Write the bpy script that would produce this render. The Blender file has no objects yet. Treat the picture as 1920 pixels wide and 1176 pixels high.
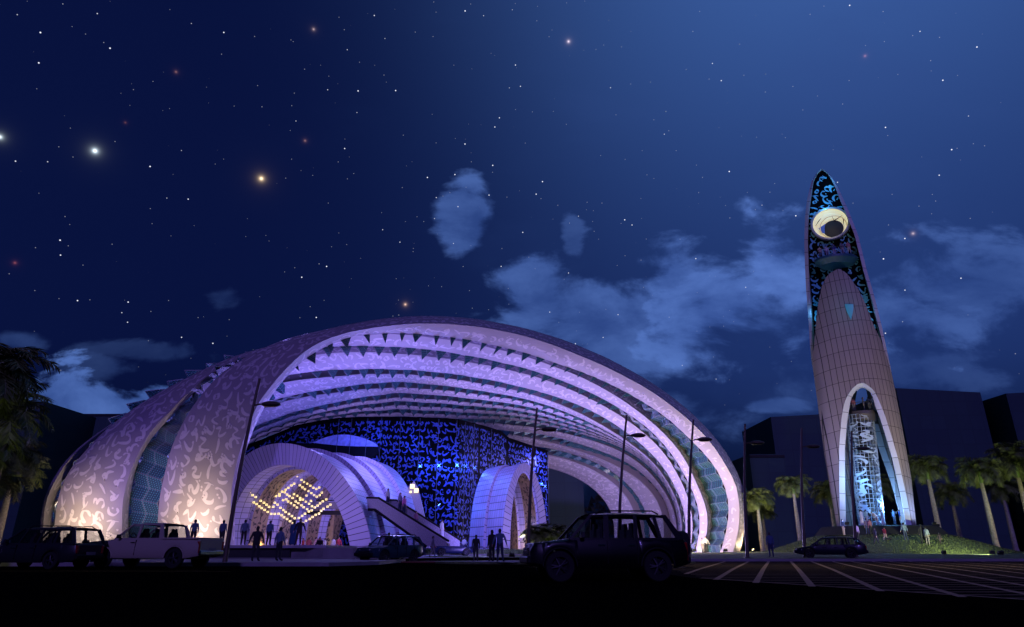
import bpy, bmesh, math, random
from mathutils import Vector, Matrix
R = math.radians
PI = math.pi
random.seed(7)
sc = bpy.context.scene
col = sc.collection

# ------------------------------------------------------------------ camera
F, PITCH, CZ = 1229.0, R(19.8), 0.9
SP, CP = math.sin(PITCH), math.cos(PITCH)
cam = bpy.data.objects.new('camera', bpy.data.cameras.new('camera'))
col.objects.link(cam)
cam.location = (0, 0, CZ)
cam.rotation_euler = (R(90) + PITCH, 0, 0)
cam.data.sensor_width = 36
cam.data.lens = F / 1920 * 36
cam.data.clip_start = 0.1
cam.data.clip_end = 3000
sc.camera = cam
sc.view_settings.view_transform = 'Standard'
sc.view_settings.look = 'None'
sc.view_settings.exposure = 0
sc.view_settings.gamma = 1

def ray(px, py):
    a = (px - 960) / F; b = (588 - py) / F
    return Vector((a, CP - b * SP, SP + b * CP))
def onY(px, py, Y):
    d = ray(px, py); t = Y / d.y
    return Vector((d.x * t, Y, CZ + d.z * t))
def onplane(px, py, Y0, s):            # vertical plane Y = Y0 + s X
    d = ray(px, py); t = Y0 / (d.y - s * d.x)
    return Vector((d.x * t, d.y * t, CZ + d.z * t))
def gz(Y):
    if Y < 9: return 0.0
    if Y < 29: return 0.006 * (Y - 9)
    if Y < 46: return 0.12
    if Y < 80: return 0.12 + 0.33 * (Y - 46) / 34
    return 0.45
MC, MR0, MR1, MH = (43.0, 81.0), 13.4, 6.0, 2.4
def terrain(X, Y):
    g = gz(Y); r = math.hypot(X - MC[0], (Y - MC[1]) )
    if r < MR0:
        t = min(1, (MR0 - r) / (MR0 - MR1)); t = t * t * (3 - 2 * t) * .45 + t * .55
        g = max(g, g + (MH - g) * t)
    return g
def hit(px, py, y0=30, y1=110):
    d = ray(px, py); Y = y0
    while Y < y1:
        t = Y / d.y; p = Vector((d.x * t, Y, CZ + d.z * t))
        if p.z <= terrain(p.x, p.y): return p
        Y += .1
    return p

# ------------------------------------------------------------------ mesh helper
class MB:
    def __init__(s): s.v = []; s.f = []; s.m = []; s.uv = []
    def add(s, vs, fs, m=0, uvs=None):
        b = len(s.v); s.v += [tuple(v) for v in vs]
        for i, f in enumerate(fs):
            s.f.append([b + k for k in f]); s.m.append(m)
            s.uv.append(uvs[i] if uvs else [(0, 0)] * len(f))
    def quad(s, a, b, c, d, m=0, uv=None):
        s.add([a, b, c, d], [(0, 1, 2, 3)], m, [uv] if uv else None)
    def grid(s, P, m=0, uv=None, closed=False):   # P[i][j]
        n, k = len(P), len(P[0]); vs = [p for r in P for p in r]; fs = []; us = []
        for i in range(n - 1):
            for j in range(k - (0 if closed else 1)):
                j2 = (j + 1) % k
                fs.append((i * k + j, (i + 1) * k + j, (i + 1) * k + j2, i * k + j2))
                if uv: us.append([uv(i, j), uv(i + 1, j), uv(i + 1, j + 1), uv(i, j + 1)])
        s.add(vs, fs, m, us if uv else None)
    def box(s, c, d, m=0, rot=None, taper=1.0):
        vs = []
        for z in (-1, 1):
            t = taper if z > 0 else 1
            for x, y in ((-1, -1), (1, -1), (1, 1), (-1, 1)):
                p = Vector((x * d[0] / 2 * t, y * d[1] / 2 * t, z * d[2] / 2))
                if rot: p = rot @ p
                vs.append(p + Vector(c))
        s.add(vs, [(0, 3, 2, 1), (4, 5, 6, 7), (0, 1, 5, 4), (1, 2, 6, 5), (2, 3, 7, 6), (3, 0, 4, 7)], m)
    def slab(s, a, b, c, d, th, m=0, uv=None, m2=None):   # thick quad
        a, b, c, d = map(Vector, (a, b, c, d))
        n = (c - a).cross(d - b)
        if n.length < 1e-9: return
        n = n.normalized() * th / 2
        vs = [p + n for p in (a, b, c, d)] + [p - n for p in (a, b, c, d)]
        u = uv or [(0, 0), (1, 0), (1, 1), (0, 1)]
        s.add(vs, [(0, 1, 2, 3), (7, 6, 5, 4)], m, [u, u[::-1]])
        s.add(vs, [(0, 4, 5, 1), (1, 5, 6, 2), (2, 6, 7, 3), (3, 7, 4, 0)], m if m2 is None else m2)
    def tube(s, pts, rad, n=8, m=0, cap=True):
        pts = [Vector(p) for p in pts]; k = len(pts)
        rads = rad if isinstance(rad, (list, tuple)) else [rad] * k
        rings = []
        for i, p in enumerate(pts):
            t = (pts[min(i + 1, k - 1)] - pts[max(i - 1, 0)]).normalized()
            u = t.cross(Vector((0, 0, 1)))
            if u.length < .01: u = Vector((1, 0, 0))
            u.normalize(); w = u.cross(t)
            rings.append([p + (u * math.cos(2 * PI * j / n) + w * math.sin(2 * PI * j / n)) * rads[i] for j in range(n)])
        s.grid(rings, m, closed=True)
        if cap:
            s.add(rings[0], [tuple(range(n))], m); s.add(rings[-1], [tuple(range(n))[::-1]], m)
    def lathe(s, prof, c=(0, 0, 0), n=24, m=0, axis='z', sx=1, sy=1):
        P = []
        for r, h in prof:
            row = []
            for j in range(n):
                a = 2 * PI * j / n; x, y = r * math.cos(a) * sx, r * math.sin(a) * sy
                p = (x, y, h) if axis == 'z' else (x, h, y) if axis == 'y' else (h, x, y)
                row.append((p[0] + c[0], p[1] + c[1], p[2] + c[2]))
            P.append(row)
        s.grid(P, m, closed=True)
    def build(s, name, mats, parent=None, smooth=False, angle=None):
        me = bpy.data.meshes.new(name); me.from_pydata(s.v, [], s.f)
        if not isinstance(mats, (list, tuple)): mats = [mats]
        for m in mats: me.materials.append(m)
        me.polygons.foreach_set('material_index', s.m)
        if any(u[0] != u[-1] for u in s.uv):
            ul = me.uv_layers.new(name='UVMap'); flat = []
            for u in s.uv:
                for a in u: flat += [a[0], a[1]]
            ul.data.foreach_set('uv', flat)
        if smooth:
            me.polygons.foreach_set('use_smooth', [True] * len(me.polygons))
            if angle: me.set_sharp_from_angle(angle=R(angle))
        me.update()
        o = bpy.data.objects.new(name, me); col.objects.link(o)
        if parent is not None: o.parent = parent
        return o

def tag(o, label=None, cat=None, group=None, kind=None):
    if label: o['label'] = label
    if cat: o['category'] = cat
    if group: o['group'] = group
    if kind: o['kind'] = kind
    return o
def empty(name, loc, label, cat, group=None, rz=0):
    o = bpy.data.objects.new(name, None); col.objects.link(o)
    o.empty_display_size = .2; o.location = loc; o.rotation_euler = (0, 0, rz)
    return tag(o, label, cat, group)
def copy_tree(o, parent=None):
    c = o.copy(); col.objects.link(c)
    if parent is not None: c.parent = parent
    for ch in list(o.children): copy_tree(ch, c)
    return c

# ------------------------------------------------------------------ materials
def nt(name):
    m = bpy.data.materials.new(name); m.use_nodes = True
    return m, m.node_tree.nodes, m.node_tree.links, m.node_tree.nodes['Principled BSDF']
def mat(name, c, rough=.6, metal=0, noise=0, nscale=3, bump=0, emit=None, es=1, spec=.5):
    m, N, L, b = nt(name)
    b.inputs['Base Color'].default_value = (*c, 1); b.inputs['Roughness'].default_value = rough
    b.inputs['Metallic'].default_value = metal; b.inputs['Specular IOR Level'].default_value = spec
    tc = N.new('ShaderNodeTexCoord')
    if noise or bump:
        nz = N.new('ShaderNodeTexNoise'); nz.inputs['Scale'].default_value = nscale; nz.inputs['Detail'].default_value = 6
        L.new(tc.outputs['Object'], nz.inputs['Vector'])
    if noise:
        mr = N.new('ShaderNodeMapRange'); mr.inputs[3].default_value = 1 - noise; mr.inputs[4].default_value = 1 + noise
        mr.inputs[1].default_value = .3; mr.inputs[2].default_value = .7
        L.new(nz.outputs[0], mr.inputs[0])
        mx = N.new('ShaderNodeVectorMath'); mx.operation = 'SCALE'; mx.inputs[0].default_value = c
        L.new(mr.outputs[0], mx.inputs['Scale']); L.new(mx.outputs[0], b.inputs['Base Color'])
    if bump:
        bp = N.new('ShaderNodeBump'); bp.inputs['Strength'].default_value = bump; bp.inputs['Distance'].default_value = .05
        L.new(nz.outputs[0], bp.inputs['Height']); L.new(bp.outputs[0], b.inputs['Normal'])
    if emit:
        b.inputs['Emission Color'].default_value = (*emit, 1); b.inputs['Emission Strength'].default_value = es
    return m
def glass(name, tint=(.5, .55, .6), fac=.75, rough=.02):
    m, N, L, b = nt(name)
    tr = N.new('ShaderNodeBsdfTransparent'); tr.inputs[0].default_value = (*tint, 1)
    b.inputs['Base Color'].default_value = (.01, .012, .015, 1); b.inputs['Roughness'].default_value = rough
    mx = N.new('ShaderNodeMixShader'); mx.inputs[0].default_value = 1 - fac
    L.new(tr.outputs[0], mx.inputs[1]); L.new(b.outputs[0], mx.inputs[2])
    L.new(mx.outputs[0], N['Material Output'].inputs[0]); return m
def panelled(name, c, line, pu, pv, lw=.06, rough=.5, diag=0, metal=0, offs=0):
    """panel joints from UV metres"""
    m, N, L, b = nt(name)
    b.inputs['Roughness'].default_value = rough; b.inputs['Metallic'].default_value = metal
    uv = N.new('ShaderNodeUVMap'); sp = N.new('ShaderNodeSeparateXYZ'); L.new(uv.outputs[0], sp.inputs[0])
    def M(op, a, b2=None):
        n = N.new('ShaderNodeMath'); n.operation = op
        for i, x in enumerate((a, b2)):
            if x is None: continue
            if isinstance(x, (int, float)): n.inputs[i].default_value = x
            else: L.new(x, n.inputs[i])
        return n.outputs[0]
    u, v = sp.outputs[0], sp.outputs[1]
    if diag: v = M('ADD', v, M('MULTIPLY', u, diag))
    lu = M('LESS_THAN', M('FRACT', M('DIVIDE', u, pu)), lw / pu)
    lv = M('LESS_THAN', M('FRACT', M('DIVIDE', v, pv)), lw / pv)
    k = M('MAXIMUM', lu, lv)
    # tone variation per panel
    cu, cv = M('FLOOR', M('DIVIDE', u, pu)), M('FLOOR', M('DIVIDE', v, pv))
    cb = N.new('ShaderNodeCombineXYZ'); L.new(cu, cb.inputs[0]); L.new(cv, cb.inputs[1])
    wn = N.new('ShaderNodeTexWhiteNoise'); L.new(cb.outputs[0], wn.inputs[0])
    sc_ = M('ADD', M('MULTIPLY', wn.outputs[0], .14), .93)
    vm = N.new('ShaderNodeVectorMath'); vm.operation = 'SCALE'; vm.inputs[0].default_value = c; L.new(sc_, vm.inputs['Scale'])
    mx = N.new('ShaderNodeMix'); mx.data_type = 'RGBA'; L.new(k, mx.inputs[0]); L.new(vm.outputs[0], mx.inputs[6])
    mx.inputs[7].default_value = (*line, 1); L.new(mx.outputs[2], b.inputs['Base Color'])
    return m

M_shell = mat('shell_panel', (.34, .285, .305), .55, noise=.05, nscale=.4)
M_shellmark = mat('shell_script', (.62, .53, .55), .5)
M_inner = mat('shell_lining', (.50, .43, .48), .55, noise=.05, nscale=.5)
M_innermark = mat('lining_script', (.74, .64, .70), .5)
M_black = mat('black_panel', (.0015, .0015, .003), .6, spec=.03)
M_bluemark = mat('blue_script', (.045, .075, .33), .5, spec=.2)
M_vault = panelled('vault_cladding', (.42, .40, .64), (.03, .025, .05), .8, .62, .05)
M_vface = panelled('vault_front_cladding', (.42, .38, .54), (.03, .025, .05), .47, 50, .045)
M_gold = mat('gold_screen', (.30, .22, .13), .4, noise=.15)
M_goldmark = mat('dark_screen_script', (.03, .02, .012), .5)
M_conc = mat('concrete', (.22, .20, .20), .8, noise=.12, nscale=1.5)
M_dark = mat('dark_recess', (.01, .01, .012), .7)
M_granite = mat('speckled_granite', (.28, .26, .30), .5, noise=.35, nscale=14)
M_pole = mat('bronze_pole', (.10, .075, .05), .45, metal=.4)
M_asphalt = mat('asphalt', (.003, .003, .0025), 1, noise=.3, nscale=6, spec=0)
M_paving = mat('paving', (.16, .145, .14), .85, noise=.15, nscale=2)
M_line = mat('paving_line', (.42, .31, .18), .95, noise=.15, spec=0)
M_yellow = mat('yellow_line', (.30, .20, .03), .85, spec=.1)
M_rubber = mat('rubber', (.005, .005, .005), .85)
M_rim = mat('alloy_rim', (.04, .04, .045), .5, metal=.5)
M_seat = mat('car_seat', (.015, .015, .017), .8)
M_head = mat('headlamp_glass', (.25, .26, .28), .08, spec=.8)
M_tail = mat('tail_lamp_glass', (.25, .01, .01), .15)
M_chrome = mat('chrome', (.5, .5, .52), .12, metal=1)
M_plastic = mat('black_plastic', (.005, .005, .006), .6, spec=.2)
M_glass = glass('car_glass', (.86, .88, .9), .95)
M_trunk = mat('palm_trunk', (.30, .27, .22), .9, noise=.25, nscale=5, bump=.5)
M_shaft = mat('palm_crownshaft', (.16, .25, .06), .5)
M_frond = mat('palm_frond', (.10, .13, .03), .6, noise=.35, nscale=2)
M_floor = mat('plaza_stone', (.32, .28, .32), .6, noise=.1, nscale=1)
M_fixture = mat('floodlight_metal', (.02, .02, .02), .6, metal=.3)
M_warm = mat('warm_lamp_lens', (.8, .7, .4), .4, emit=(1, .78, .35), es=6)
M_bluel = mat('blue_lamp_lens', (.3, .5, .9), .4, emit=(.08, .30, 1), es=.7)
M_rod = mat('glass_wall_cable', (.04, .05, .09), .5)

# solar panel with printed cells
def solar():
    m, N, L, b = nt('solar_cells')
    b.inputs['Roughness'].default_value = .22
    uv = N.new('ShaderNodeUVMap'); mp = N.new('ShaderNodeMapping'); mp.inputs['Scale'].default_value = (12, 6, 1)
    L.new(uv.outputs[0], mp.inputs[0])
    sp = N.new('ShaderNodeSeparateXYZ'); L.new(mp.outputs[0], sp.inputs[0])
    s0 = N.new('ShaderNodeSeparateXYZ'); L.new(uv.outputs[0], s0.inputs[0])
    def M(op, a, b2=None):
        n = N.new('ShaderNodeMath'); n.operation = op
        for i, x in enumerate((a, b2)):
            if x is None: continue
            if isinstance(x, (int, float)): n.inputs[i].default_value = x
            else: L.new(x, n.inputs[i])
        return n.outputs[0]
    fu, fv = M('FRACT', sp.outputs[0]), M('FRACT', sp.outputs[1])
    du, dv = M('ABSOLUTE', M('SUBTRACT', fu, .5)), M('ABSOLUTE', M('SUBTRACT', fv, .5))
    dot = M('LESS_THAN', M('ADD', M('MULTIPLY', du, du), M('MULTIPLY', dv, dv)), .05)
    cell = M('LESS_THAN', M('MAXIMUM', du, dv), .42)
    # white frame lines at the panel's edge and middle
    cu = M('LESS_THAN', M('ABSOLUTE', M('SUBTRACT', s0.outputs[0], .5)), .014)
    eu = M('GREATER_THAN', M('ABSOLUTE', M('SUBTRACT', s0.outputs[0], .5)), .487)
    ev = M('GREATER_THAN', M('ABSOLUTE', M('SUBTRACT', s0.outputs[1], .5)), .475)
    fr = M('MAXIMUM', M('MAXIMUM', cu, eu), ev)
    def mixc(k, a, b3):
        n = N.new('ShaderNodeMix'); n.data_type = 'RGBA'; L.new(k, n.inputs[0])
        for i, x in ((6, a), (7, b3)):
            if isinstance(x, tuple): n.inputs[i].default_value = (*x, 1)
            else: L.new(x, n.inputs[i])
        return n.outputs[2]
    c = mixc(cell, (.06, .11, .15), (.014, .055, .085))
    c = mixc(dot, c, (.10, .38, .36))
    c = mixc(fr, c, (.19, .22, .26))
    L.new(c, b.inputs['Base Color'])
    return m
M_solar = solar()

# grass
def grassmat(name, c1, c2, scale=3):
    m, N, L, b = nt(name); b.inputs['Roughness'].default_value = .9
    tc = N.new('ShaderNodeTexCoord')
    nz = N.new('ShaderNodeTexNoise'); nz.inputs['Scale'].default_value = scale; nz.inputs['Detail'].default_value = 8; nz.inputs['Roughness'].default_value = .75
    L.new(tc.outputs['Object'], nz.inputs['Vector'])
    cr = N.new('ShaderNodeValToRGB'); cr.color_ramp.elements[0].color = (*c1, 1); cr.color_ramp.elements[1].color = (*c2, 1)
    cr.color_ramp.elements[0].position = .38; cr.color_ramp.elements[1].position = .62
    L.new(nz.outputs[0], cr.inputs[0]); L.new(cr.outputs[0], b.inputs['Base Color'])
    bp = N.new('ShaderNodeBump'); bp.inputs['Strength'].default_value = .8; bp.inputs['Distance'].default_value = .1
    L.new(nz.outputs[0], bp.inputs['Height']); L.new(bp.outputs[0], b.inputs['Normal'])
    return m
M_grass = grassmat('grass', (.05, .075, .02), (.13, .17, .05), 5)

# ------------------------------------------------------------------ world: night sky, clouds, stars
def world():
    w = bpy.data.worlds.new('World'); sc.world = w; w.use_nodes = True
    N, L = w.node_tree.nodes, w.node_tree.links
    bg = N['Background']
    tc = N.new('ShaderNodeTexCoord')
    nrm = N.new('ShaderNodeVectorMath'); nrm.operation = 'NORMALIZE'; L.new(tc.outputs['Generated'], nrm.inputs[0])
    D = nrm.outputs[0]
    sp = N.new('ShaderNodeSeparateXYZ'); L.new(D, sp.inputs[0])
    def M(op, a, b=None, c=None, clamp=False):
        n = N.new('ShaderNodeMath'); n.operation = op; n.use_clamp = clamp
        for i, x in enumerate((a, b, c)):
            if x is None: continue
            if isinstance(x, (int, float)): n.inputs[i].default_value = x
            else: L.new(x, n.inputs[i])
        return n.outputs[0]
    def MR(x, a, b, c=0., d=1., smooth=True):
        n = N.new('ShaderNodeMapRange'); n.clamp = True
        if smooth: n.interpolation_type = 'SMOOTHSTEP'
        L.new(x, n.inputs[0]); n.inputs[1].default_value = a; n.inputs[2].default_value = b; n.inputs[3].default_value = c; n.inputs[4].default_value = d
        return n.outputs[0]
    def dot(vec):
        n = N.new('ShaderNodeVectorMath'); n.operation = 'DOT_PRODUCT'; L.new(D, n.inputs[0]); n.inputs[1].default_value = tuple(vec)
        return n.outputs['Value']
    def mix(k, a, b):
        n = N.new('ShaderNodeMix'); n.data_type = 'RGBA'
        if isinstance(k, (int, float)): n.inputs[0].default_value = k
        else: L.new(k, n.inputs[0])
        for i, x in ((6, a), (7, b)):
            if isinstance(x, tuple): n.inputs[i].default_value = (*x, 1)
            else: L.new(x, n.inputs[i])
        return n.outputs[2]
    yc = M('MAXIMUM', sp.outputs[1], .02)
    u = M('DIVIDE', sp.outputs[0], yc); v = M('DIVIDE', sp.outputs[2], yc)
    # brightening towards the upper right
    g = MR(dot(ray(1620, -230).normalized()), .55, 1.0, 0, 1, False)
    g = M('POWER', g, 5.4)
    base = mix(g, (.0025, .0062, .046), (.056, .14, .42))
    g2 = M('POWER', MR(dot(ray(1720, 560).normalized()), .45, 1.0, 0, 1, False), 3.)
    base = mix(M('MULTIPLY', g2, .6), base, (.016, .042, .19))
    # dark towards the horizon
    low = MR(sp.outputs[2], .02, .27)
    base = mix(low, (.0012, .0028, .014), base)
    # clouds
    cb = N.new('ShaderNodeCombineXYZ'); L.new(u, cb.inputs[0]); L.new(M('MULTIPLY', v, 1.7), cb.inputs[1])
    nz = N.new('ShaderNodeTexNoise'); nz.inputs['Scale'].default_value = 6.5; nz.inputs['Detail'].default_value = 11; nz.inputs['Roughness'].default_value = .58
    nz.inputs['Distortion'].default_value = .25
    L.new(cb.outputs[0], nz.inputs['Vector'])
    n1 = M('SUBTRACT', nz.outputs[0], .5)
    nz2 = N.new('ShaderNodeTexNoise'); nz2.inputs['Scale'].default_value = 2.2; nz2.inputs['Detail'].default_value = 5
    L.new(cb.outputs[0], nz2.inputs['Vector']); n2 = M('SUBTRACT', nz2.outputs[0], .5)
    def blob(px, py, rx, ry, amp=1., k=4.2, soft=.6):
        r0 = ray(px, py); u0, v0 = r0.x / r0.y, r0.z / r0.y
        r1 = ray(px + rx, py); r2 = ray(px, py - ry)
        ru, rv = abs(r1.x / r1.y - u0), abs(r2.z / r2.y - v0)
        a = M('DIVIDE', M('SUBTRACT', u, u0), ru); b = M('DIVIDE', M('SUBTRACT', v, v0), rv)
        d = M('SQRT', M('ADD', M('MULTIPLY', a, a), M('MULTIPLY', b, b)))
        e = M('ADD', M('ADD', M('SUBTRACT', 1., d), M('MULTIPLY', n1, k)), M('MULTIPLY', n2, 1.6))
        return M('MULTIPLY', MR(e, 0, soft), amp)
    acc = None
    for bl in [(872, 402, 68, 74, .6, 1.8, .35), (1005, 560, 90, 105, .65, 3.4), (1075, 450, 24, 46, .3, 5.), (1130, 610, 210, 110, .66, 3.2),
               (1265, 540, 80, 125, .8, 3.2), (1360, 580, 220, 110, .9, 2.8, .55), (1190, 600, 160, 90, .66, 3.), (1465, 510, 85, 125, 1., 2.8, .55), (1430, 610, 180, 80, .6, 3.6),
               (1640, 590, 260, 100, .5, 3.6), (1790, 540, 220, 100, .42, 3.6), (105, 745, 80, 50, .8, 6.), (245, 768, 180, 60, .8, 6.), (180, 690, 90, 30, .2, 3.),
               (300, 660, 140, 24, .14, 4.), (30, 640, 70, 22, .25, 2.5), (420, 560, 70, 30, .12, 3.), (1150, 780, 260, 60, .3, 3.), (1450, 760, 70, 16, .4, 3.), (1760, 850, 160, 16, .25, 3.),
               (1700, 700, 260, 70, .2, 3.4), (1060, 900, 60, 60, .12, 3.5), (1550, 870, 120, 20, .22, 3.5)]:
        b = blob(*bl)
        acc = b if acc is None else M('MAXIMUM', acc, b)
    cc = mix(MR(n1, -.18, .25), (.034, .08, .30), (.10, .20, .58))
    skyc = mix(acc, base, cc)
    # faint wisps everywhere on the right
    wis = M('MULTIPLY', M('MULTIPLY', MR(n2, -.02, .22), g2), .35)
    skyc = mix(wis, skyc, (.03, .07, .25))
    # small stars
    vo = N.new('ShaderNodeTexVoronoi'); vo.inputs['Scale'].default_value = 46; L.new(D, vo.inputs['Vector'])
    st = MR(vo.outputs['Distance'], .046, .020, 0, 1, False)
    st = M('MULTIPLY', st, MR(sp.outputs[2], .18, .30))
    vo2 = N.new('ShaderNodeTexVoronoi'); vo2.inputs['Scale'].default_value = 75; L.new(D, vo2.inputs['Vector'])
    st2 = M('MULTIPLY', MR(vo2.outputs['Distance'], .05, .03, 0, 1, False), M('MULTIPLY', MR(sp.outputs[2], .18, .30), .2))
    st = M('MULTIPLY', M('ADD', st, st2), M('SUBTRACT', 1., M('MULTIPLY', acc, .7)))
    stc = mix(M('MINIMUM', st, 1.), skyc, (1.25, 1.3, 1.5))
    # brighter stars with a small soft glow
    for px, py, A, c, rr_ in [(178, 283, 2.6, (.75, .9, 1.), 1.), (490, 335, 2.4, (1., .72, .42), 1.), (0, 257, 1.6, (.8, .95, 1.), .9), (1066, 78, 1.2, (.95, .75, .85), .7), (588, 55, .55, (1., .7, .7), .6),
                         (760, 571, 1.1, (1., .62, .45), .7), (330, 135, .22, (1., .45, .4), .6), (572, 264, .30, (1., .5, .45), .6), (235, 230, .12, (1., .35, .25), .5), (28, 493, .25, (1., .25, .25), .6),
                         (1712, 438, .6, (.95, .7, .7), .7), (1622, 105, .3, (1., .45, .5), .6)]:
        d = dot(ray(px, py).normalized())
        r2 = M('MULTIPLY', M('MAXIMUM', M('SUBTRACT', 1., d), 0.), 2 / ((.0022 * rr_) ** 2))
        q = M('ADD', 1., r2)
        I = M('MULTIPLY', M('DIVIDE', 1., M('POWER', q, 1.45)), A)
        n = N.new('ShaderNodeVectorMath'); n.operation = 'SCALE'; n.inputs[0].default_value = c; L.new(I, n.inputs['Scale'])
        a = N.new('ShaderNodeVectorMath'); a.operation = 'ADD'; L.new(stc, a.inputs[0]); L.new(n.outputs[0], a.inputs[1])
        stc = a.outputs[0]
    L.new(stc, bg.inputs[0]); bg.inputs[1].default_value = 1.0
    w.cycles.sampling_method = 'MANUAL'; w.cycles.sample_map_resolution = 1024
world()

# ------------------------------------------------------------------ lights
def lamp(kind, name, loc, P, c, target=None, size=.3, spot=90, blend=.8, sy=None):
    l = bpy.data.lights.new(name, kind); l.energy = P; l.color = c
    if kind == 'SPOT': l.spot_size = R(spot); l.spot_blend = blend; l.shadow_soft_size = size
    elif kind == 'AREA':
        l.size = size
        if sy: l.shape = 'RECTANGLE'; l.size_y = sy
    else: l.shadow_soft_size = size
    o = bpy.data.objects.new(name, l); col.objects.link(o); o.location = loc
    if target is not None:
        o.rotation_euler = (Vector(target) - Vector(loc)).to_track_quat('-Z', 'Y').to_euler()
    return o
def floodlight(loc, target, P, c, label, spot=110, size=.25, warm=True, group='floodlights set into the ground', blend=1.0):
    x, y, z = loc
    d = (Vector(target) - Vector(loc)).normalized()
    e = empty('floodlight', (x, y, z), label, 'floodlight', group, math.atan2(-d.x, d.y))
    tilt = Matrix.Rotation(math.asin(max(-1, min(1, d.z))), 3, 'X')
    mb = MB(); mb.box((0, 0, .22), (.42, .16, .30), 0, tilt); mb.build('housing', M_fixture, e)
    mb = MB(); mb.box(tilt @ Vector((0, .086, 0)) + Vector((0, 0, .22)), (.36, .012, .24), 0, tilt); mb.build('lens', M_warm if warm else M_bluel, e)
    mb = MB(); mb.tube([(-.24, 0, .0), (-.24, 0, .22)], .02, 6); mb.tube([(.24, 0, 0), (.24, 0, .22)], .02, 6); mb.tube([(-.24, 0, .012), (.24, 0, .012)], .02, 6); mb.build('bracket', M_fixture, e)
    lamp('SPOT', 'floodlight_beam', Vector(loc) + Vector((0, 0, .25)) + d * .15, P, c, target, size, spot, blend)
    return e

# ------------------------------------------------------------------ calligraphic strokes
GL = [
 ([[(.15, .5), (.28, .2), (.05, -.15), (-.4, -.3)]], []),
 ([[(-.6, .25), (-.5, -.1), (-.1, -.25), (.35, -.15), (.6, .2)]], [(0, -.6)]),
 ([[(-.6, .2), (-.5, -.15), (-.1, -.3), (.35, -.2), (.6, .15)]], [(-.12, .25), (.14, .25)]),
 ([[(-.4, .2), (-.5, -.2), (-.1, -.5), (.35, -.3), (.4, .25)]], [(0, .15)]),
 ([[(.15, .05), (-.1, .3), (-.25, .05), (.05, -.05), (.2, .1), (.15, -.35), (-.2, -.6), (-.55, -.5)]], []),
 ([[(.3, .0), (.1, .3), (-.15, .1), (.1, -.1), (.35, .05), (.1, -.05), (-.3, -.15), (-.4, -.7)]], []),
 ([[(-.45, .45), (-.1, .3), (.45, .42), (.0, .15), (-.4, -.15), (-.25, -.55), (.35, -.55)]], [(.1, -.2)]),
 ([[(.35, .5), (-.05, .58), (-.15, .3), (.2, .18), (-.3, .02), (-.4, -.4), (-.05, -.65), (.4, -.55)]], []),
 ([[(.7, .25), (.6, .0), (.42, .15), (.3, -.05), (.15, .12), (.05, -.15), (-.25, -.45), (-.6, -.2), (-.62, .15)]], [(.3, .45), (.45, .3), (.15, .3)]),
 ([[(.55, .65), (-.05, .4), (.35, .05), (.4, -.25), (-.05, -.35), (-.55, -.28)]], []),
 ([[(.05, .7), (-.04, .1), (.06, -.6)]], []),
 ([[(.25, .75), (.2, -.15), (-.05, -.4), (-.4, -.2), (-.42, .0)]], []),
 ([[(.45, .35), (.1, .42), (.0, .15), (.38, .0), (.2, -.3), (-.3, -.38), (-.55, -.05)]], [(-.2, -.72), (.05, -.72)]),
 ([[(.0, .35), (-.28, .05), (.0, -.2), (.27, .02), (.02, .33)]], []),
 ([[(-.1, .8), (-.12, -.15), (.25, .2), (.5, .0), (.1, -.22), (-.5, -.2)]], []),
 ([[(.3, .75), (-.05, -.2), (-.35, .3)], [(-.05, -.2), (.25, -.5)]], []),
 ([[(-.5, .35), (-.1, .45), (.2, .15), (.2, -.2), (-.45, -.25)]], [(-.1, .75)]),
]
def cat(pts, n=5):
    out = []
    P = [pts[0]] + list(pts) + [pts[-1]]
    for i in range(1, len(P) - 2):
        for k in range(n):
            t = k / n; a, b, c, d = P[i - 1], P[i], P[i + 1], P[i + 2]
            out.append(tuple(.5 * (2 * b[q] + (c[q] - a[q]) * t + (2 * a[q] - 5 * b[q] + 4 * c[q] - d[q]) * t * t + (-a[q] + 3 * b[q] - 3 * c[q] + d[q]) * t ** 3) for q in (0, 1)))
    out.append(tuple(pts[-1])); return out
def glyph_polys(gi, w=.12):
    strokes, dots = GL[gi]; out = []
    for s in strokes:
        c = cat(s); n = len(c); L_, R_ = [], []
        for i in range(n):
            a, b = c[max(0, i - 1)], c[min(n - 1, i + 1)]
            dx, dy = b[0] - a[0], b[1] - a[1]; l = math.hypot(dx, dy) or 1; dx /= l; dy /= l
            ww = w * (.36 + 1.0 * abs(dx * .72 + dy * .69)) * (.35 + .65 * min(1, min(i, n - 1 - i) / 3))
            L_.append((c[i][0] - dy * ww, c[i][1] + dx * ww)); R_.append((c[i][0] + dy * ww, c[i][1] - dx * ww))
        for i in range(n - 1): out.append([L_[i], L_[i + 1], R_[i + 1], R_[i]])
    for x, y in dots:
        q = w * .95; out.append([(x - q, y), (x, y + q), (x + q, y), (x, y - q)])
    return out
GP = [glyph_polys(i) for i in range(len(GL))]
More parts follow.
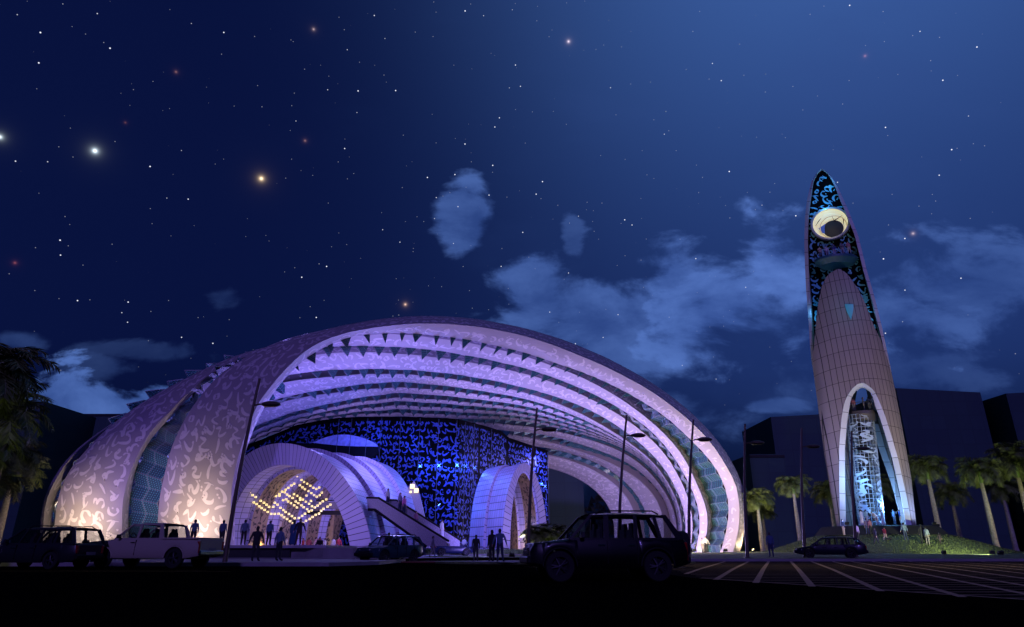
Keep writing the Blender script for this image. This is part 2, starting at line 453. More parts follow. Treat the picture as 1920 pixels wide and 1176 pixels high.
def write(mb, S, us, vs, size, mi, off=.03, w=.108, rotr=1.2, jit=.22, ok=None, rnd=None, usc=None, fill=1.):
    """cover surface S(u,v)->(point,normal) with strokes. us=(u0,u1) vs=(v0,v1); metric from samples"""
    rnd = rnd or random
    NU = 200
    vm = (vs[0] + vs[1]) / 2
    # cumulative length along u
    cum = [0]; pr = S(us[0], vm)[0]
    for i in range(1, NU + 1):
        p = S(us[0] + (us[1] - us[0]) * i / NU, vm)[0]; cum.append(cum[-1] + (p - pr).length); pr = p
    def u_at(l):
        l = max(0, min(cum[-1], l)); lo, hi = 0, NU
        while hi - lo > 1:
            m = (lo + hi) // 2
            if cum[m] <= l: lo = m
            else: hi = m
        return us[0] + (us[1] - us[0]) * (lo + (l - cum[lo]) / max(1e-9, cum[hi] - cum[lo])) / NU
    l = size * .5; k = 0
    while l < cum[-1] - size * .4:
        u0 = u_at(l)
        a, b = S(u0, vs[0])[0], S(u0, vs[1])[0]; W = (b - a).length
        nrow = max(1, int(W / (size * .80)))
        sz = min(size, W * .8) if nrow == 1 else size
        sz *= rnd.uniform(.8, 1.12)
        if W > size * .25:
            for r in range(nrow):
                if rnd.random() > fill: continue
                ll = l + rnd.uniform(-jit, jit) * size + (size * .5 if r % 2 else 0)
                vv = (r + .5 + rnd.uniform(-.1, .1)) / nrow
                g = GP[rnd.randrange(len(GP))]; an = rnd.uniform(-rotr, rotr)
                ca, sa = math.cos(an) * sz * .68, math.sin(an) * sz * .68
                for poly in g:
                    pts = []; bad = False
                    for x, y in poly:
                        X, Y = x * ca - y * sa, x * sa + y * ca
                        v_ = vs[0] + (vs[1] - vs[0]) * (vv + Y / W)
                        lq = ll + X
                        if lq < 0 or lq > cum[-1] or not (min(vs) + .01 <= v_ <= max(vs) - .01): bad = True; break
                        u_ = u_at(lq)
                        if ok and not ok(u_, v_): bad = True; break
                        p, n = S(u_, v_); pts.append(p + n * off)
                    if not bad: mb.add(pts, [tuple(range(len(pts)))], mi)
        l += size * .76; k += 1

# ------------------------------------------------------------------ the canopy
CX, CY_ = 740.0, 1036.0
NT = 150
def polar(pts):
    return sorted((math.atan2(CY_ - y, x - CX), math.hypot(x - CX, y - CY_)) for x, y in pts)
def radial(pts, sm=3):
    P = polar(pts); out = []
    for i in range(NT + 1):
        th = PI * i / NT
        if th <= P[0][0]: r = P[0][1] + (P[1][1] - P[0][1]) / (P[1][0] - P[0][0]) * (th - P[0][0]) if P[0][0] < .1 else P[0][1]
        elif th >= P[-1][0]: r = P[-1][1]
        else:
            for k in range(len(P) - 1):
                if P[k][0] <= th <= P[k + 1][0]:
                    t = (th - P[k][0]) / max(1e-6, P[k + 1][0] - P[k][0]); r = P[k][1] * (1 - t) + P[k + 1][1] * t; break
        out.append(r)
    for _ in range(sm):
        out = [out[0]] + [(out[i - 1] + 2 * out[i] + out[i + 1]) / 4 for i in range(1, NT)] + [out[-1]]
    return out
C = {}
C['B1'] = [(296, 1010), (296, 972), (300, 930), (311, 880), (322, 838), (337, 805), (347, 785), (370, 750), (392, 724), (402, 712), (432, 687), (450, 676), (485, 657), (525, 640), (540, 635), (615, 619), (675, 607), (740, 598), (802, 595), (865, 598), (940, 609), (1015, 627), (1095, 655), (1172, 692), (1235, 730), (1297, 779), (1335, 820), (1360, 852), (1380, 890), (1392, 925), (1395, 972), (1390, 1005), (1382, 1036)]
C['F1'] = [(430, 1030), (431, 1000), (433, 967), (441, 880), (452, 840), (467, 797), (485, 755), (507, 726), (540, 688), (565, 664), (597, 643), (640, 627), (675, 619), (700, 615), (740, 610), (802, 607), (865, 610), (940, 621), (1015, 640), (1085, 667), (1172, 707), (1210, 727), (1260, 762), (1305, 800), (1335, 832), (1360, 872), (1375, 895), (1385, 925), (1387, 960), (1385, 997), (1374, 1036)]
C['I1'] = [(442, 1030), (440, 975), (442, 940), (446, 905), (457, 858), (465, 835), (476, 805), (495, 765), (530, 715), (540, 704), (572, 673), (607, 652), (640, 637), (672, 629), (715, 626), (790, 627), (827, 631), (915, 646), (960, 656), (1015, 672), (1035, 680), (1095, 700), (1160, 729), (1210, 757), (1247, 781), (1272, 803), (1302, 832), (1330, 861), (1350, 890), (1360, 915), (1367, 940), (1366, 972), (1360, 1005), (1350, 1036)]
C['B2'] = [(102, 1005), (102, 985), (105, 955), (112, 920), (122, 895), (142, 865), (165, 842), (185, 817), (207, 800), (235, 777), (267, 755), (297, 737), (335, 717), (372, 699), (410, 684), (435, 675), (500, 657), (560, 642), (640, 627), (715, 619), (800, 618), (865, 624), (940, 636), (1015, 658), (1095, 689), (1160, 721), (1210, 752), (1247, 779), (1272, 805), (1295, 838), (1312, 872), (1327, 908), (1337, 933), (1342, 972), (1340, 997), (1332, 1036)]
C['F2'] = [(229, 1020), (229, 990), (230, 940), (237, 905), (250, 870), (267, 835), (285, 805), (310, 782), (335, 755), (360, 730), (385, 708), (410, 692), (430, 681), (500, 658), (560, 645), (620, 635), (675, 630), (790, 631), (827, 636), (915, 652), (960, 662), (1035, 687), (1095, 710), (1135, 731), (1185, 763), (1222, 792), (1250, 818), (1275, 847), (1292, 876), (1305, 905), (1316, 930), (1326, 957), (1328, 985), (1323, 1012), (1315, 1036)]
C['I2'] = [(242, 1020), (242, 990), (240, 960), (245, 930), (252, 885), (267, 847), (292, 812), (315, 789), (342, 757), (370, 733), (402, 708), (430, 690), (520, 664), (597, 652), (640, 650), (715, 651), (790, 655), (865, 666), (940, 681), (1010, 699), (1067, 720), (1122, 744), (1172, 773), (1210, 799), (1240, 828), (1262, 855), (1280, 885), (1296, 915), (1308, 945), (1313, 975), (1310, 1008), (1303, 1036)]
C['B3'] = [(86, 1005), (88, 960), (97, 925), (118, 888), (145, 855), (180, 828), (207, 812), (300, 750), (410, 697), (500, 668), (600, 648), (715, 643), (800, 646), (865, 656), (940, 671), (1010, 690), (1067, 712), (1122, 736), (1172, 766), (1212, 797), (1242, 828), (1262, 857), (1280, 890), (1294, 922), (1303, 950), (1306, 980), (1304, 1010), (1298, 1036)]
C['F3'] = [(81, 1010), (81, 975), (85, 942), (95, 915), (115, 880), (142, 847), (155, 838), (177, 819), (205, 800), (300, 747), (410, 697), (500, 677), (585, 667), (607, 664), (665, 661), (740, 664), (815, 671), (890, 682), (965, 697), (1005, 707), (1060, 727), (1110, 750), (1160, 778), (1195, 802), (1225, 828), (1250, 855), (1268, 885), (1283, 915), (1294, 945), (1299, 975), (1298, 1008), (1293, 1036)]
C['I3'] = [(97, 1010), (96, 975), (100, 945), (107, 925), (127, 890), (152, 857), (175, 834), (220, 808), (320, 760), (440, 725), (540, 704), (590, 697), (665, 694), (740, 694), (815, 699), (890, 709), (965, 724), (1027, 740), (1085, 760), (1135, 785), (1180, 815), (1212, 842), (1238, 868), (1256, 895), (1270, 922), (1281, 950), (1286, 980), (1285, 1010), (1280, 1036)]
C['F4'] = [(310, 1030), (312, 960), (335, 880), (380, 800), (440, 748), (490, 728), (540, 716), (590, 710), (640, 706), (715, 702), (790, 705), (840, 710), (890, 718), (940, 727), (985, 737), (1035, 753), (1072, 768), (1110, 787), (1160, 817), (1200, 845), (1228, 870), (1248, 897), (1262, 922), (1274, 950), (1279, 980), (1279, 1010), (1275, 1036)]
C['I8'] = [(405, 1030), (408, 970), (425, 900), (450, 850), (490, 822), (540, 806), (560, 796), (590, 790), (640, 785), (715, 783), (790, 784), (852, 786), (900, 787), (960, 789), (1035, 801), (1097, 816), (1160, 836), (1197, 857), (1222, 878), (1243, 902), (1258, 927), (1268, 953), (1273, 980), (1273, 1010), (1269, 1036)]
C['F9'] = [(840, 789), (900, 793), (960, 798), (1035, 808), (1097, 823), (1157, 843), (1192, 863), (1216, 884), (1237, 908), (1253, 932), (1264, 957), (1269, 982), (1269, 1010), (1265, 1036)]
C['I9'] = [(840, 797), (900, 803), (942, 807), (960, 810), (1035, 819), (1085, 833), (1135, 850), (1172, 865), (1197, 882), (1220, 903), (1240, 928), (1252, 952), (1258, 985), (1256, 1036)]
C['F10'] = [(930, 810), (960, 816), (1000, 823), (1035, 831), (1085, 846), (1135, 864), (1172, 882), (1205, 905), (1225, 926), (1237, 948), (1244, 974), (1244, 1036)]
C['I10'] = [(930, 822), (960, 829), (1005, 838), (1060, 848), (1100, 861), (1135, 876), (1172, 903), (1197, 932), (1212, 962), (1218, 990), (1218, 1036)]
C['F11'] = [(985, 846), (1005, 850), (1060, 861), (1110, 880), (1145, 901), (1172, 926), (1190, 960), (1194, 990), (1193, 1036)]
C['I11'] = [(985, 868), (1005, 873), (1060, 887), (1097, 905), (1122, 925), (1140, 947), (1148, 965), (1152, 990), (1150, 1036)]
RAD = {k: radial(v) for k, v in C.items()}
def frac(L_, M_, R_, th):
    d = math.degrees(th)
    if d <= 45: return R_
    if d <= 90: t = (d - 45) / 45; return R_ * (1 - t) + M_ * t
    if d <= 122: t = (d - 90) / 32; return M_ * (1 - t) + L_ * t
    return L_
for key, fr in {'I4': (.33, .19, .2), 'F5': (.42, .32, .28), 'I5': (.70, .45, .43), 'F6': (.78, .56, .53), 'I6': (.85, .64, .63), 'F7': (.89, .74, .72), 'I7': (.94, .83, .82), 'F8': (.97, .91, .90)}.items():
    RAD[key] = [RAD['F4'][i] + (RAD['I8'][i] - RAD['F4'][i]) * frac(*fr, PI * i / NT) for i in range(NT + 1)]
Fk = [68.6, 77, 86, 95, 100, 105, 109, 113, 116.5, 119.5, 123]
Sl = [.61, .61, .61, .55, .5, .45, .4, .35, .3, .2, .1]
for k in range(4, 12):
    RAD['B%d' % k] = [.82 * a + .18 * b + (3 if k < 9 else 1) for a, b in zip(RAD['I%d' % (k - 1)], RAD['F%d' % (k - 1)])]
TH = [PI] * 8 + [R(64), R(46), R(34)]
def curve3(kind, k):
    key = kind + str(k); r = RAD[key]
    Y0 = Fk[k - 1] + {'F': 0, 'I': 2.4, 'B': 6.2 if k <= 3 else 3.6}[kind]
    s = Sl[k - 1]
    out = []
    for i in range(NT + 1):
        th = PI * i / NT
        out.append(onplane(CX + r[i] * math.cos(th), CY_ - r[i] * math.sin(th), Y0, s))
    return out
K3 = {}
for k in range(1, 12):
    for q in 'FIB': K3[q + str(k)] = curve3(q, k)
def cpt(c, s):         # s in 0..NT
    i = max(0, min(NT - 1, int(s))); t = s - i
    return c[i].lerp(c[i + 1], t)
canopy = empty('event_hall_canopy', onplane(740, 1036, 80, .6) * 1, 'huge purple-lit domed canopy of layered curved shells covered in pale script marks', 'building')
canopy.location = (0, 78, .45)
COFF = Vector((0, -78, -.45))
def rib(k):
    mb = MB(); rnd = random.Random(100 + k)
    F_, I_, B_ = K3['F%d' % k], K3['I%d' % k], K3['B%d' % k]
    smax = NT * TH[k - 1] / PI
    ns = int(smax / 1.5)
    def section(s):
        f, i_, b = cpt(F_, s), cpt(I_, s), cpt(B_, s); c = (f + i_ + b) / 3
        return f, i_, b, c
    def surf(which):
        def S(s, v):
            f, i_, b, c = section(s)
            e = b if which == 'ext' else i_
            p = f.lerp(e, v)
            ds = .6 if s < smax - 1 else -.6
            f2, i2, b2, _ = section(s + ds)
            e2 = b2 if which == 'ext' else i2
            t = (f2.lerp(e2, v) - p) * (1 if ds > 0 else -1)
            n = t.cross(e - f)
            n = n.normalized() if n.length > 1e-6 else Vector((0, 0, 1))
            if n.dot(p - c) < 0: n = -n
            w = (e - f).length
            return p + n * (.06 * w * 4 * v * (1 - v)) + COFF, n
        return S
    for which, mi in (('ext', 0), ('int', 2)):
        S = surf(which); nv = 6
        P = [[S(smax * i / ns, j / nv)[0] for j in range(nv + 1)] for i in range(ns + 1)]
        mb.grid(P, mi)
    P = []
    for i in range(ns + 1):
        f, i_, b, c = section(smax * i / ns); P.append([i_ + COFF, b + COFF])
    mb.grid(P, 0)
    for s in (0, smax):
        f, i_, b, c = section(s); mb.add([f + COFF, i_ + COFF, b + COFF], [(0, 1, 2)], 0)
    if k <= 3:
        write(mb, surf('ext'), (0, smax), (0.02, .98), 1.5, 1, rnd=rnd, off=.012, w=.074, rotr=1.7, jit=.1)
    size = 1.45 if k <= 3 else 1.2
    write(mb, surf('int'), (0, smax), (0.02, .98), size, 3, rnd=rnd, off=.012, w=.075, rotr=2.4, jit=.1)
    return mb.build('shell_rib', [M_shell, M_shellmark, M_inner, M_innermark], canopy, smooth=False)
for k in range(1, 12):
    o = rib(k)
    o.data.polygons.foreach_set('use_smooth', [True] * len(o.data.polygons)); o.data.set_sharp_from_angle(angle=R(35))
# folded solar panels between the ribs
rest = MB()
def smooth01(x): x = max(0, min(1, x)); return x * x * (3 - 2 * x)
for k in range(1, 11):
    smax = NT * min(TH[k - 1], TH[k]) / PI
    I_, B_, F2, B2, I2 = [K3[q] for q in ('I%d' % k, 'B%d' % k, 'F%d' % (k + 1), 'B%d' % (k + 1), 'I%d' % (k + 1))]
    def ab(s):
        d = s / NT * 180
        w = smooth01((d - 112) / 22) if k <= 3 else 0
        a = cpt(I_, s).lerp(cpt(B_, s), w)
        wr = smooth01((38 - d) / 20)
        b = cpt(F2, s).lerp(cpt(B2, s), wr * .3).lerp(cpt(I2, s), w)
        L_ = (b - a).length
        wid = {1: 3.0, 2: 2.8, 3: 2.6}.get(k, 2.2)
        if w < .5 and wr < .5 and L_ > wid: b = a + (b - a) * wid / L_
        return a, b
    # equal spacing
    cum = [0]; ss = [smax * i / 300 for i in range(301)]
    pts = [ab(s)[0] for s in ss]
    for i in range(300): cum.append(cum[-1] + (pts[i + 1] - pts[i]).length)
    n = int(cum[-1] / 1.9)
    def s_at(l):
        for i in range(300):
            if cum[i + 1] >= l: return ss[i] + (ss[i + 1] - ss[i]) * (l - cum[i]) / max(1e-6, cum[i + 1] - cum[i])
        return smax
    cen = onplane(CX, CY_, Fk[k - 1], Sl[k - 1]); cen.z = 4
    rnd = random.Random(k)
    for i in range(n):
        l0 = cum[-1] * i / n; l2 = cum[-1] * (i + 1) / n; l1 = (l0 + l2) / 2
        a0, b0 = ab(s_at(l0)); a1, b1 = ab(s_at(l1)); a2, b2 = ab(s_at(l2))
        mid = (a1 + b1) / 2
        if mid.z < gz(mid.y) + .7: continue
        inw = (cen - a1); inw.y *= .2; inw.normalize()
        d = s_at(l1) / NT * 180
        mb = rest if k > 2 else MB()
        if k <= 2 and (104 if k == 1 else 117) < d < (141 if k == 1 else 156):
            lq = cum[-1] * (i + .8) / n; aq, bq = ab(s_at(lq)); h1 = rnd.uniform(.6, 1.0)
            A0, AQ, T1, T2, BQ = [x + COFF for x in (a0 - inw * .1, aq, a1.lerp(aq, .3) - inw * h1, a1.lerp(b1, .6) - inw * h1, b0)]
            ob = MB(); ob.slab(A0, BQ, T2, T1, .05, 0); ob.slab(AQ, T1, T2, bq + COFF, .05, 0)
            ob.build('solar_panel', M_solar, canopy)
            if d > 122: continue
        if 32 < d < 122:      # fins hanging from the shell edge
            amp = (1.15 if k < 3 else 1.05 if k < 5 else .85) * rnd.uniform(.8, 1.15)
            fw_ = (.34 if rnd.random() < .6 else .6) if k == 1 else .72
            if k == 1: amp *= .85
            lq = cum[-1] * (i + fw_) / n; lm = cum[-1] * (i + fw_ * .6 + rnd.uniform(-.1, .14)) / n
            aq, bq = ab(s_at(lq)); am, bm_ = ab(s_at(lm))
            up_ = -inw * .05
            A0, AQ, T1, T2, BQ = [x + COFF for x in (a0 + up_, aq + up_, am + inw * amp, am.lerp(bm_, .75) + inw * amp * .75, aq.lerp(bq, .7))]
            mb.slab(A0, AQ, T1.lerp(AQ, .04), T1, .05, 0)
            mb.slab(AQ, T1, T2, BQ, .05, 0)
        else:
            amp = .30 * rnd.uniform(.9, 1.1); o1 = inw * amp; o0 = inw * amp * -.5
            A0, B0, A1, B1_, A2, B2_ = [x + COFF for x in (a0 + o0, b0 + o0, a1 + o1, b1 + o1, a2 + o0, b2 + o0)]
            mb.slab(A0, B0, B1_, A1, .05, 0)
            mb.slab(A1, B1_, B2_, A2, .05, 0)
        if k <= 2: mb.build('solar_panel', M_solar, canopy)
o = rest.build('solar_panel', M_solar, canopy); o['kind'] = 'stuff'

# ------------------------------------------------------------------ inner drum wall
foot = [(430, 94), (520, 94), (620, 93), (720, 90.5), (800, 87.5), (842, 86), (862, 86.5), (878, 89), (900, 93.5), (950, 101), (1000, 106), (1028, 109)]
topy = [(430, 850), (470, 832), (520, 812), (556, 797), (590, 790), (640, 783), (715, 781), (790, 782), (852, 785), (885, 792), (915, 800), (942, 809), (952, 820), (1000, 836), (1028, 845)]
def lin(T, x):
    if x <= T[0][0]: return T[0][1]
    for (x0, y0), (x1, y1) in zip(T, T[1:]):
        if x <= x1: return y0 + (y1 - y0) * (x - x0) / (x1 - x0)
    return T[-1][1]
def drumP(px, v):
    Y = lin(foot, px); t = onY(px, lin(topy, px), Y); b = onY(px, 1030, Y); b.z = gz(Y) - .2
    b.x = t.x * 1.0
    return b.lerp(t, v)
def drumS(px, v):
    p = drumP(px, v); n = (drumP(px + 3, v) - drumP(px - 3, v)).cross(Vector((0, 0, 1))); n.normalize()
    if n.y > 0: n = -n
    return p, n
drum = empty('inner_hall', (0, 90, .45), 'black curved inner hall wall written all over with blue script under the canopy', 'building')
DO = Vector((0, -90, -.45))
mb = MB(); pxs = [430 + (1028 - 430) * i / 90 for i in range(91)]
mb.grid([[drumP(x, j / 8) + DO for j in range(9)] for x in pxs], 0)
back = [p + Vector((0, .5, 0)) for p in (drumP(x, 1) + DO for x in pxs)]
mb.grid([[drumP(x, 1) + DO, drumP(x, 1) + DO + Vector((0, .5, 0)), drumP(x, 0) + DO + Vector((0, .5, 0))] for x in pxs], 0)
for x in (430, 1028):
    a, b = drumP(x, 0) + DO, drumP(x, 1) + DO; mb.quad(a, b, b + Vector((0, .5, 0)), a + Vector((0, .5, 0)), 0)
write(mb, lambda u, v: (drumS(u, v)[0] + DO, drumS(u, v)[1]), (432, 1026), (.02, .98), 1.15, 1, off=.012, rnd=random.Random(5), rotr=1.6, w=.075, jit=.1)
mb.build('script_wall', [M_black, M_bluemark], drum)
# lens shaped roof light with dark ledge below
def onDrum(px, py, off=.3):
    Y = lin(foot, px) - off; return onY(px, py, Y)
mb = MB(); up = []; lo = []
for i in range(25):
    x = 580 + 128 * i / 24; t = i / 24
    yt = 835 - 20 * math.sin(PI * t) ** .8 - 0 ; yb = 829 + 8 * t + 3 * math.sin(PI * t)
    yt = min(yt, yb - .3)
    up.append(onDrum(x, yt, .5) + DO); lo.append(onDrum(x, yb, .5) + DO)
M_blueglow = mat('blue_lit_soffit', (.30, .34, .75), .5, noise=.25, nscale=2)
mb.grid([[a, b, b + Vector((0, .3, 0))] for a, b in zip(up, lo)], 0)
mb.build('roof_light', M_blueglow, drum)
mb = MB(); up = []; lo = []
for i in range(25):
    x = 545 + 165 * i / 24; t = i / 24
    yt = 829 + 8 * t + 1; yb = 846 + 24 * t * (1 - max(0, t - .85) * 6)
    up.append(onDrum(x, yt, .45) + DO); lo.append(onDrum(x, yb, .45) + DO)
mb.grid([[a, b, b + Vector((0, .3, 0))] for a, b in zip(up, lo)], 0)
mb.build('ledge', mat('dark_slats', (.002, .003, .008), .6, spec=.1), drum)
for px in (636, 660, 690, 716, 752, 788, 823, 857, 873, 890, 922, 1005, 1027):
    Y = lin(foot, px) - 1.2; t = onY(px, lin(topy, px) + 2, Y); b = Vector((t.x, Y, gz(Y)))
    mb = MB(); mb.tube([b + DO, t + DO], .035, 5)
    mb.build('mullion', M_rod, drum)
sp_fix = [(788, 874), (823, 873), (857, 872), (873, 874), (890, 877), (823, 947), (857, 947), (873, 947), (1015, 908), (1022, 912)]
for px, py in sp_fix:
    p = onY(px, py, lin(foot, px) - 1.3)
    mb = MB()
    for a in (45, 135):
        c_, s_ = math.cos(R(a)) * .28, math.sin(R(a)) * .28
        mb.tube([p + DO + Vector((c_, 0, s_)), p + DO - Vector((c_, 0, s_))], .03, 5)
    mb.build('spider_fitting', M_bluel if py < 920 else M_chrome, drum)
for px, py, P in [(788, 874, 260), (823, 873, 420), (860, 872, 560), (885, 876, 260), (1018, 905, 300), (760, 830, 150), (823, 947, 120), (862, 950, 110), (700, 815, 90)]:
    p = onY(px, py, lin(foot, px) - 1.9)
    lamp('POINT', 'blue_wall_light', p, P, (.07, .20, 1.0), size=.25)  # some sit at the lit fittings, the others are added without a fixture
lamp('POINT', 'soffit_light', onDrum(650, 838, 5), 500, (.1, .15, 1.0), size=1)

# ------------------------------------------------------------------ vaulted entrances
def vault(name, label, c0, c1, hw0, hw1, h0, h1, nb, ringw, steps, goldbands, z0, seed, group, shear=0., goldfirst=False):
    """c0 front centre, c1 back centre (x,y); nb bands flaring forward"""
    e = empty(name, (c0[0], c0[1], z0), label, 'building', group)
    ax = Vector((c1[0] - c0[0], c1[1] - c0[1], 0)); L_ = ax.length; ax.normalize(); sd = Vector((ax.y, -ax.x, 0))
    N = 56
    def pt(t, a, shrink=0.):     # t along 0..L; a 0..pi
        q = t / L_; hw = hw0 + (hw1 - hw0) * q - shrink; h = h0 + (h1 - h0) * q - shrink
        x = math.cos(a); s = math.sin(a)
        # parabola-like arch
        xx = x * hw * (1 - .04 * s); zz = h * (s ** .88); xx -= zz * (shear * (1 - q))
        return ax * t + sd * xx + Vector((0, 0, zz))
    bl = L_ / nb; rnd = random.Random(seed)
    per = PI * (hw0 + h0) / 2
    for b in range(nb):
        mb = MB(); t0, t1 = b * bl, (b + 1) * bl - (.0 if b == nb - 1 else 0)
        P = [[pt(t0 + (t1 - t0) * j / 4, PI * i / N, steps * (j / 4)) for j in range(5)] for i in range(N + 1)]
        mb.grid(P, 0, uv=lambda i, j, t0=t0: (t0 * 1.0 + j * bl / 4, i * per / N))
        # front ring
        fw = ringw if b == 0 else steps
        P = [[pt(t0, PI * i / N, 0), pt(t0, PI * i / N, fw)] for i in range(N + 1)]
        mb.grid(P, 1, uv=lambda i, j: (i * per / N, j * fw + 25))
        # lining
        if b == 0 or True:
            s1 = ringw
            half = (t0 + t1) / 2 if not goldfirst else t0 + .35; tend = t1 if not goldfirst else t0 + (t1 - t0) * .66
            if goldfirst: P = [[pt(tend + (t1 - tend) * j / 2, PI * i / N, s1) for j in range(3)] for i in range(N + 1)]; mb.grid(P, 0, uv=lambda i, j: (j * .9, i * per / N)); P = [[pt(tend, PI * i / N, s1 + .25), pt(tend, PI * i / N, s1)] for i in range(N + 1)]; mb.grid(P, 0, uv=lambda i, j: (.3, i * .3))
            for (ta, tb, mi) in ((t0, half, 0), (half, tend, 2)):
                P = [[pt(ta + (tb - ta) * j / 2, PI * i / N, s1 + (.25 if mi == 2 else 0)) for j in range(3)] for i in range(N + 1)]
                mb.grid(P, mi, uv=lambda i, j: (j * .9, i * per / N))
            P = [[pt(half, PI * i / N, s1), pt(half, PI * i / N, s1 + .25)] for i in range(N + 1)]; mb.grid(P, 0, uv=lambda i, j: (.3, i * .3))
            cz = Vector((0, 0, h0 * .3))
            def S(u, v, ta=half, tb=tend):
                t = ta + (tb - ta) * v; p = pt(t, u, s1 + .25); n = (ax * t + cz - p); n -= ax * n.dot(ax); n.normalize(); return p, n
            write(mb, S, (.03, PI - .03), (.04, .96), .85, 3, rnd=rnd, off=.02, rotr=3, w=.15)
        mb.build('vault_band', [M_vault, M_vface, M_gold, M_goldmark], e)
    return e, pt
vl, ptL = vault('entrance_vault', 'large panelled barrel vault entrance on the left with gold lining and hanging lamps', (-19.6, 61.5), (-17.2, 84.5), 7.6, 6.4, 9.8, 11.2, 4, 2.0, .42, 2, .45, 3, 'barrel vault entrances', .2)
vr, ptR = vault('entrance_vault', 'small steep panelled arch entrance standing to the right of the blue script wall', (1.45, 76), (-2.9, 86.5), 2.75, 2.9, 9.7, 10.6, 2, .85, .3, 2, .45, 4, 'barrel vault entrances', 0, True)

# mezzanine bridge seen inside the big vault
e = empty('mezzanine_bridge', (-22, 76, .45), 'grey footbridge crossing inside the large gold-lined vault', 'bridge')
p0, p1 = onY(436, 938, 76), onY(642, 957, 76)
OB = Vector((22, -76, -.45))
mb = MB(); mb.box(((p0.x + p1.x) / 2 + 22, .4, (p0.z + p1.z) / 2 - .45), (p1.x - p0.x, .8, (p0.z - p1.z) - .3)); mb.build('parapet', M_granite, e)
mb = MB(); mb.box(((p0.x + p1.x) / 2 + 22, .4, p1.z - .45 - .25), (p1.x - p0.x, 1.4, .4)); mb.build('deck', M_dark, e)
mb = MB(); mb.box(((p0.x + p1.x) / 2 + 22, .4, p0.z - .45 + .02), (p1.x - p0.x, .12, .12)); mb.build('handrail', M_plastic, e)
# screens at the back of the vault
for i, (xa, xb) in enumerate([(578, 598), (608, 622), (536, 552)]):
    a, b = onY(xa, 960, 82), onY(xb, 1026, 82); w = b.x - a.x
    mb = MB(); mb.box((0, 0, (a.z - .45) / 2), (w, .2, a.z - .45), 0)
    write(mb, lambda u, v, w=w, h=a.z - .45: (Vector((-w / 2 + w * v, -.1, u * h)), Vector((0, -1, 0))), (0.03, .97), (.05, .95), .75, 1, rnd=random.Random(i), rotr=3)
    o = mb.build('patterned_screen', [M_gold, M_goldmark]); o.location = ((a.x + b.x) / 2, 82, .45)
    tag(o, ['tan screen with black script right of centre at the back of the large vault', 'rightmost tan screen with black script at the back of the large vault', 'narrow tan screen with black script, leftmost at the back of the large vault'][i], 'screen', 'script screens inside the vault')

# chandelier
ch_lines = [
 [(205, 515), (225, 540), (250, 555), (290, 585), (315, 600), (335, 615), (355, 632), (388, 632)],
 [(212, 572), (235, 597), (257, 610), (278, 628), (297, 642), (320, 656), (345, 672), (372, 688), (400, 688), (430, 686), (453, 698), (473, 714), (497, 728), (520, 745), (543, 762), (565, 778), (600, 775), (622, 760), (646, 742), (675, 727), (697, 712), (722, 695), (748, 685), (765, 663), (783, 647), (815, 630), (838, 615)],
 [(282, 432), (302, 447), (325, 460), (347, 476), (370, 492), (400, 492), (428, 475), (450, 455), (478, 440), (500, 425), (525, 407), (548, 390), (575, 390), (610, 420), (630, 436), (655, 450), (680, 466), (704, 482), (728, 492), (750, 480)],
 [(245, 460), (268, 473), (290, 490), (312, 502), (335, 517), (357, 533), (378, 550), (410, 548), (437, 530), (458, 512), (485, 497), (507, 482), (532, 463), (553, 450), (597, 462), (618, 478), (638, 493), (664, 508), (688, 524), (710, 540), (730, 552), (755, 540), (770, 520)],
 [(400, 600), (422, 615), (445, 640), (466, 657), (485, 673), (512, 688), (535, 705), (557, 722), (590, 720), (615, 703), (638, 686), (668, 668), (690, 660), (715, 637), (737, 622), (757, 605), (778, 588), (806, 573)],
 [(437, 545), (466, 580), (490, 573), (515, 548), (540, 562), (565, 590), (585, 603), (610, 620), (553, 620), (575, 637), (628, 635), (655, 650)],
 [(478, 518), (497, 535), (552, 533), (577, 545), (600, 562), (622, 575), (645, 592), (670, 608), (693, 627), (505, 590), (527, 603), (600, 577), (650, 543), (685, 585)]]
ch = empty('chandelier', (-21, 66, 10.2), 'zigzag chandelier of small glowing golden cube lamps hanging in the large vault', 'chandelier')
CO = Vector((21, -66, -10.2)); depths = [63.5, 64.5, 69, 67.5, 65.5, 66.5, 68]
first = None; ncount = 0
lamps_all = []
for line, Y in zip(ch_lines, depths):
    for x, y in line: lamps_all.append(onY(420 + x / 4.2, 800 + y / 4.2, Y))
M_lampcube = mat('golden_lamp', (.8, .65, .3), .4, emit=(1.0, .78, .30), es=1.5)
M_lampcore = mat('lamp_core', (.35, .22, .08), .5)
def cube_lamp(mb, p, s=.085):
    mb.box(p, (s * 2, s * 2, s * 2), 0); mb.box(p, (s * .8, s * 2.06, s * .8), 1); mb.box(p, (s * 2.06, s * .8, s * .8), 1)
mb = MB(); cube_lamp(mb, Vector((0, 0, 0))); proto = mb.build('cube_lamp', [M_lampcube, M_lampcore], ch)
extra = MB()
for i, p in enumerate(lamps_all):
    if i < 99:
        o = proto if i == 0 else proto.copy()
        if i: col.objects.link(o)
        o.location = p + CO
    else: cube_lamp(extra, p + CO)
o = extra.build('cube_lamp', [M_lampcube, M_lampcore], ch); o['kind'] = 'stuff'
mb = MB()
k = 0
for line, Y in zip(ch_lines, depths):
    P = [onY(420 + x / 4.2, 800 + y / 4.2, Y) + CO for x, y in line]
    for j in range(0, len(P), 5):
        t = P[j].copy(); t.z = min(-.2, t.z + 2.4); mb.tube([P[j], t], .012, 4)
mb.build('suspension_cable', M_rod, ch)
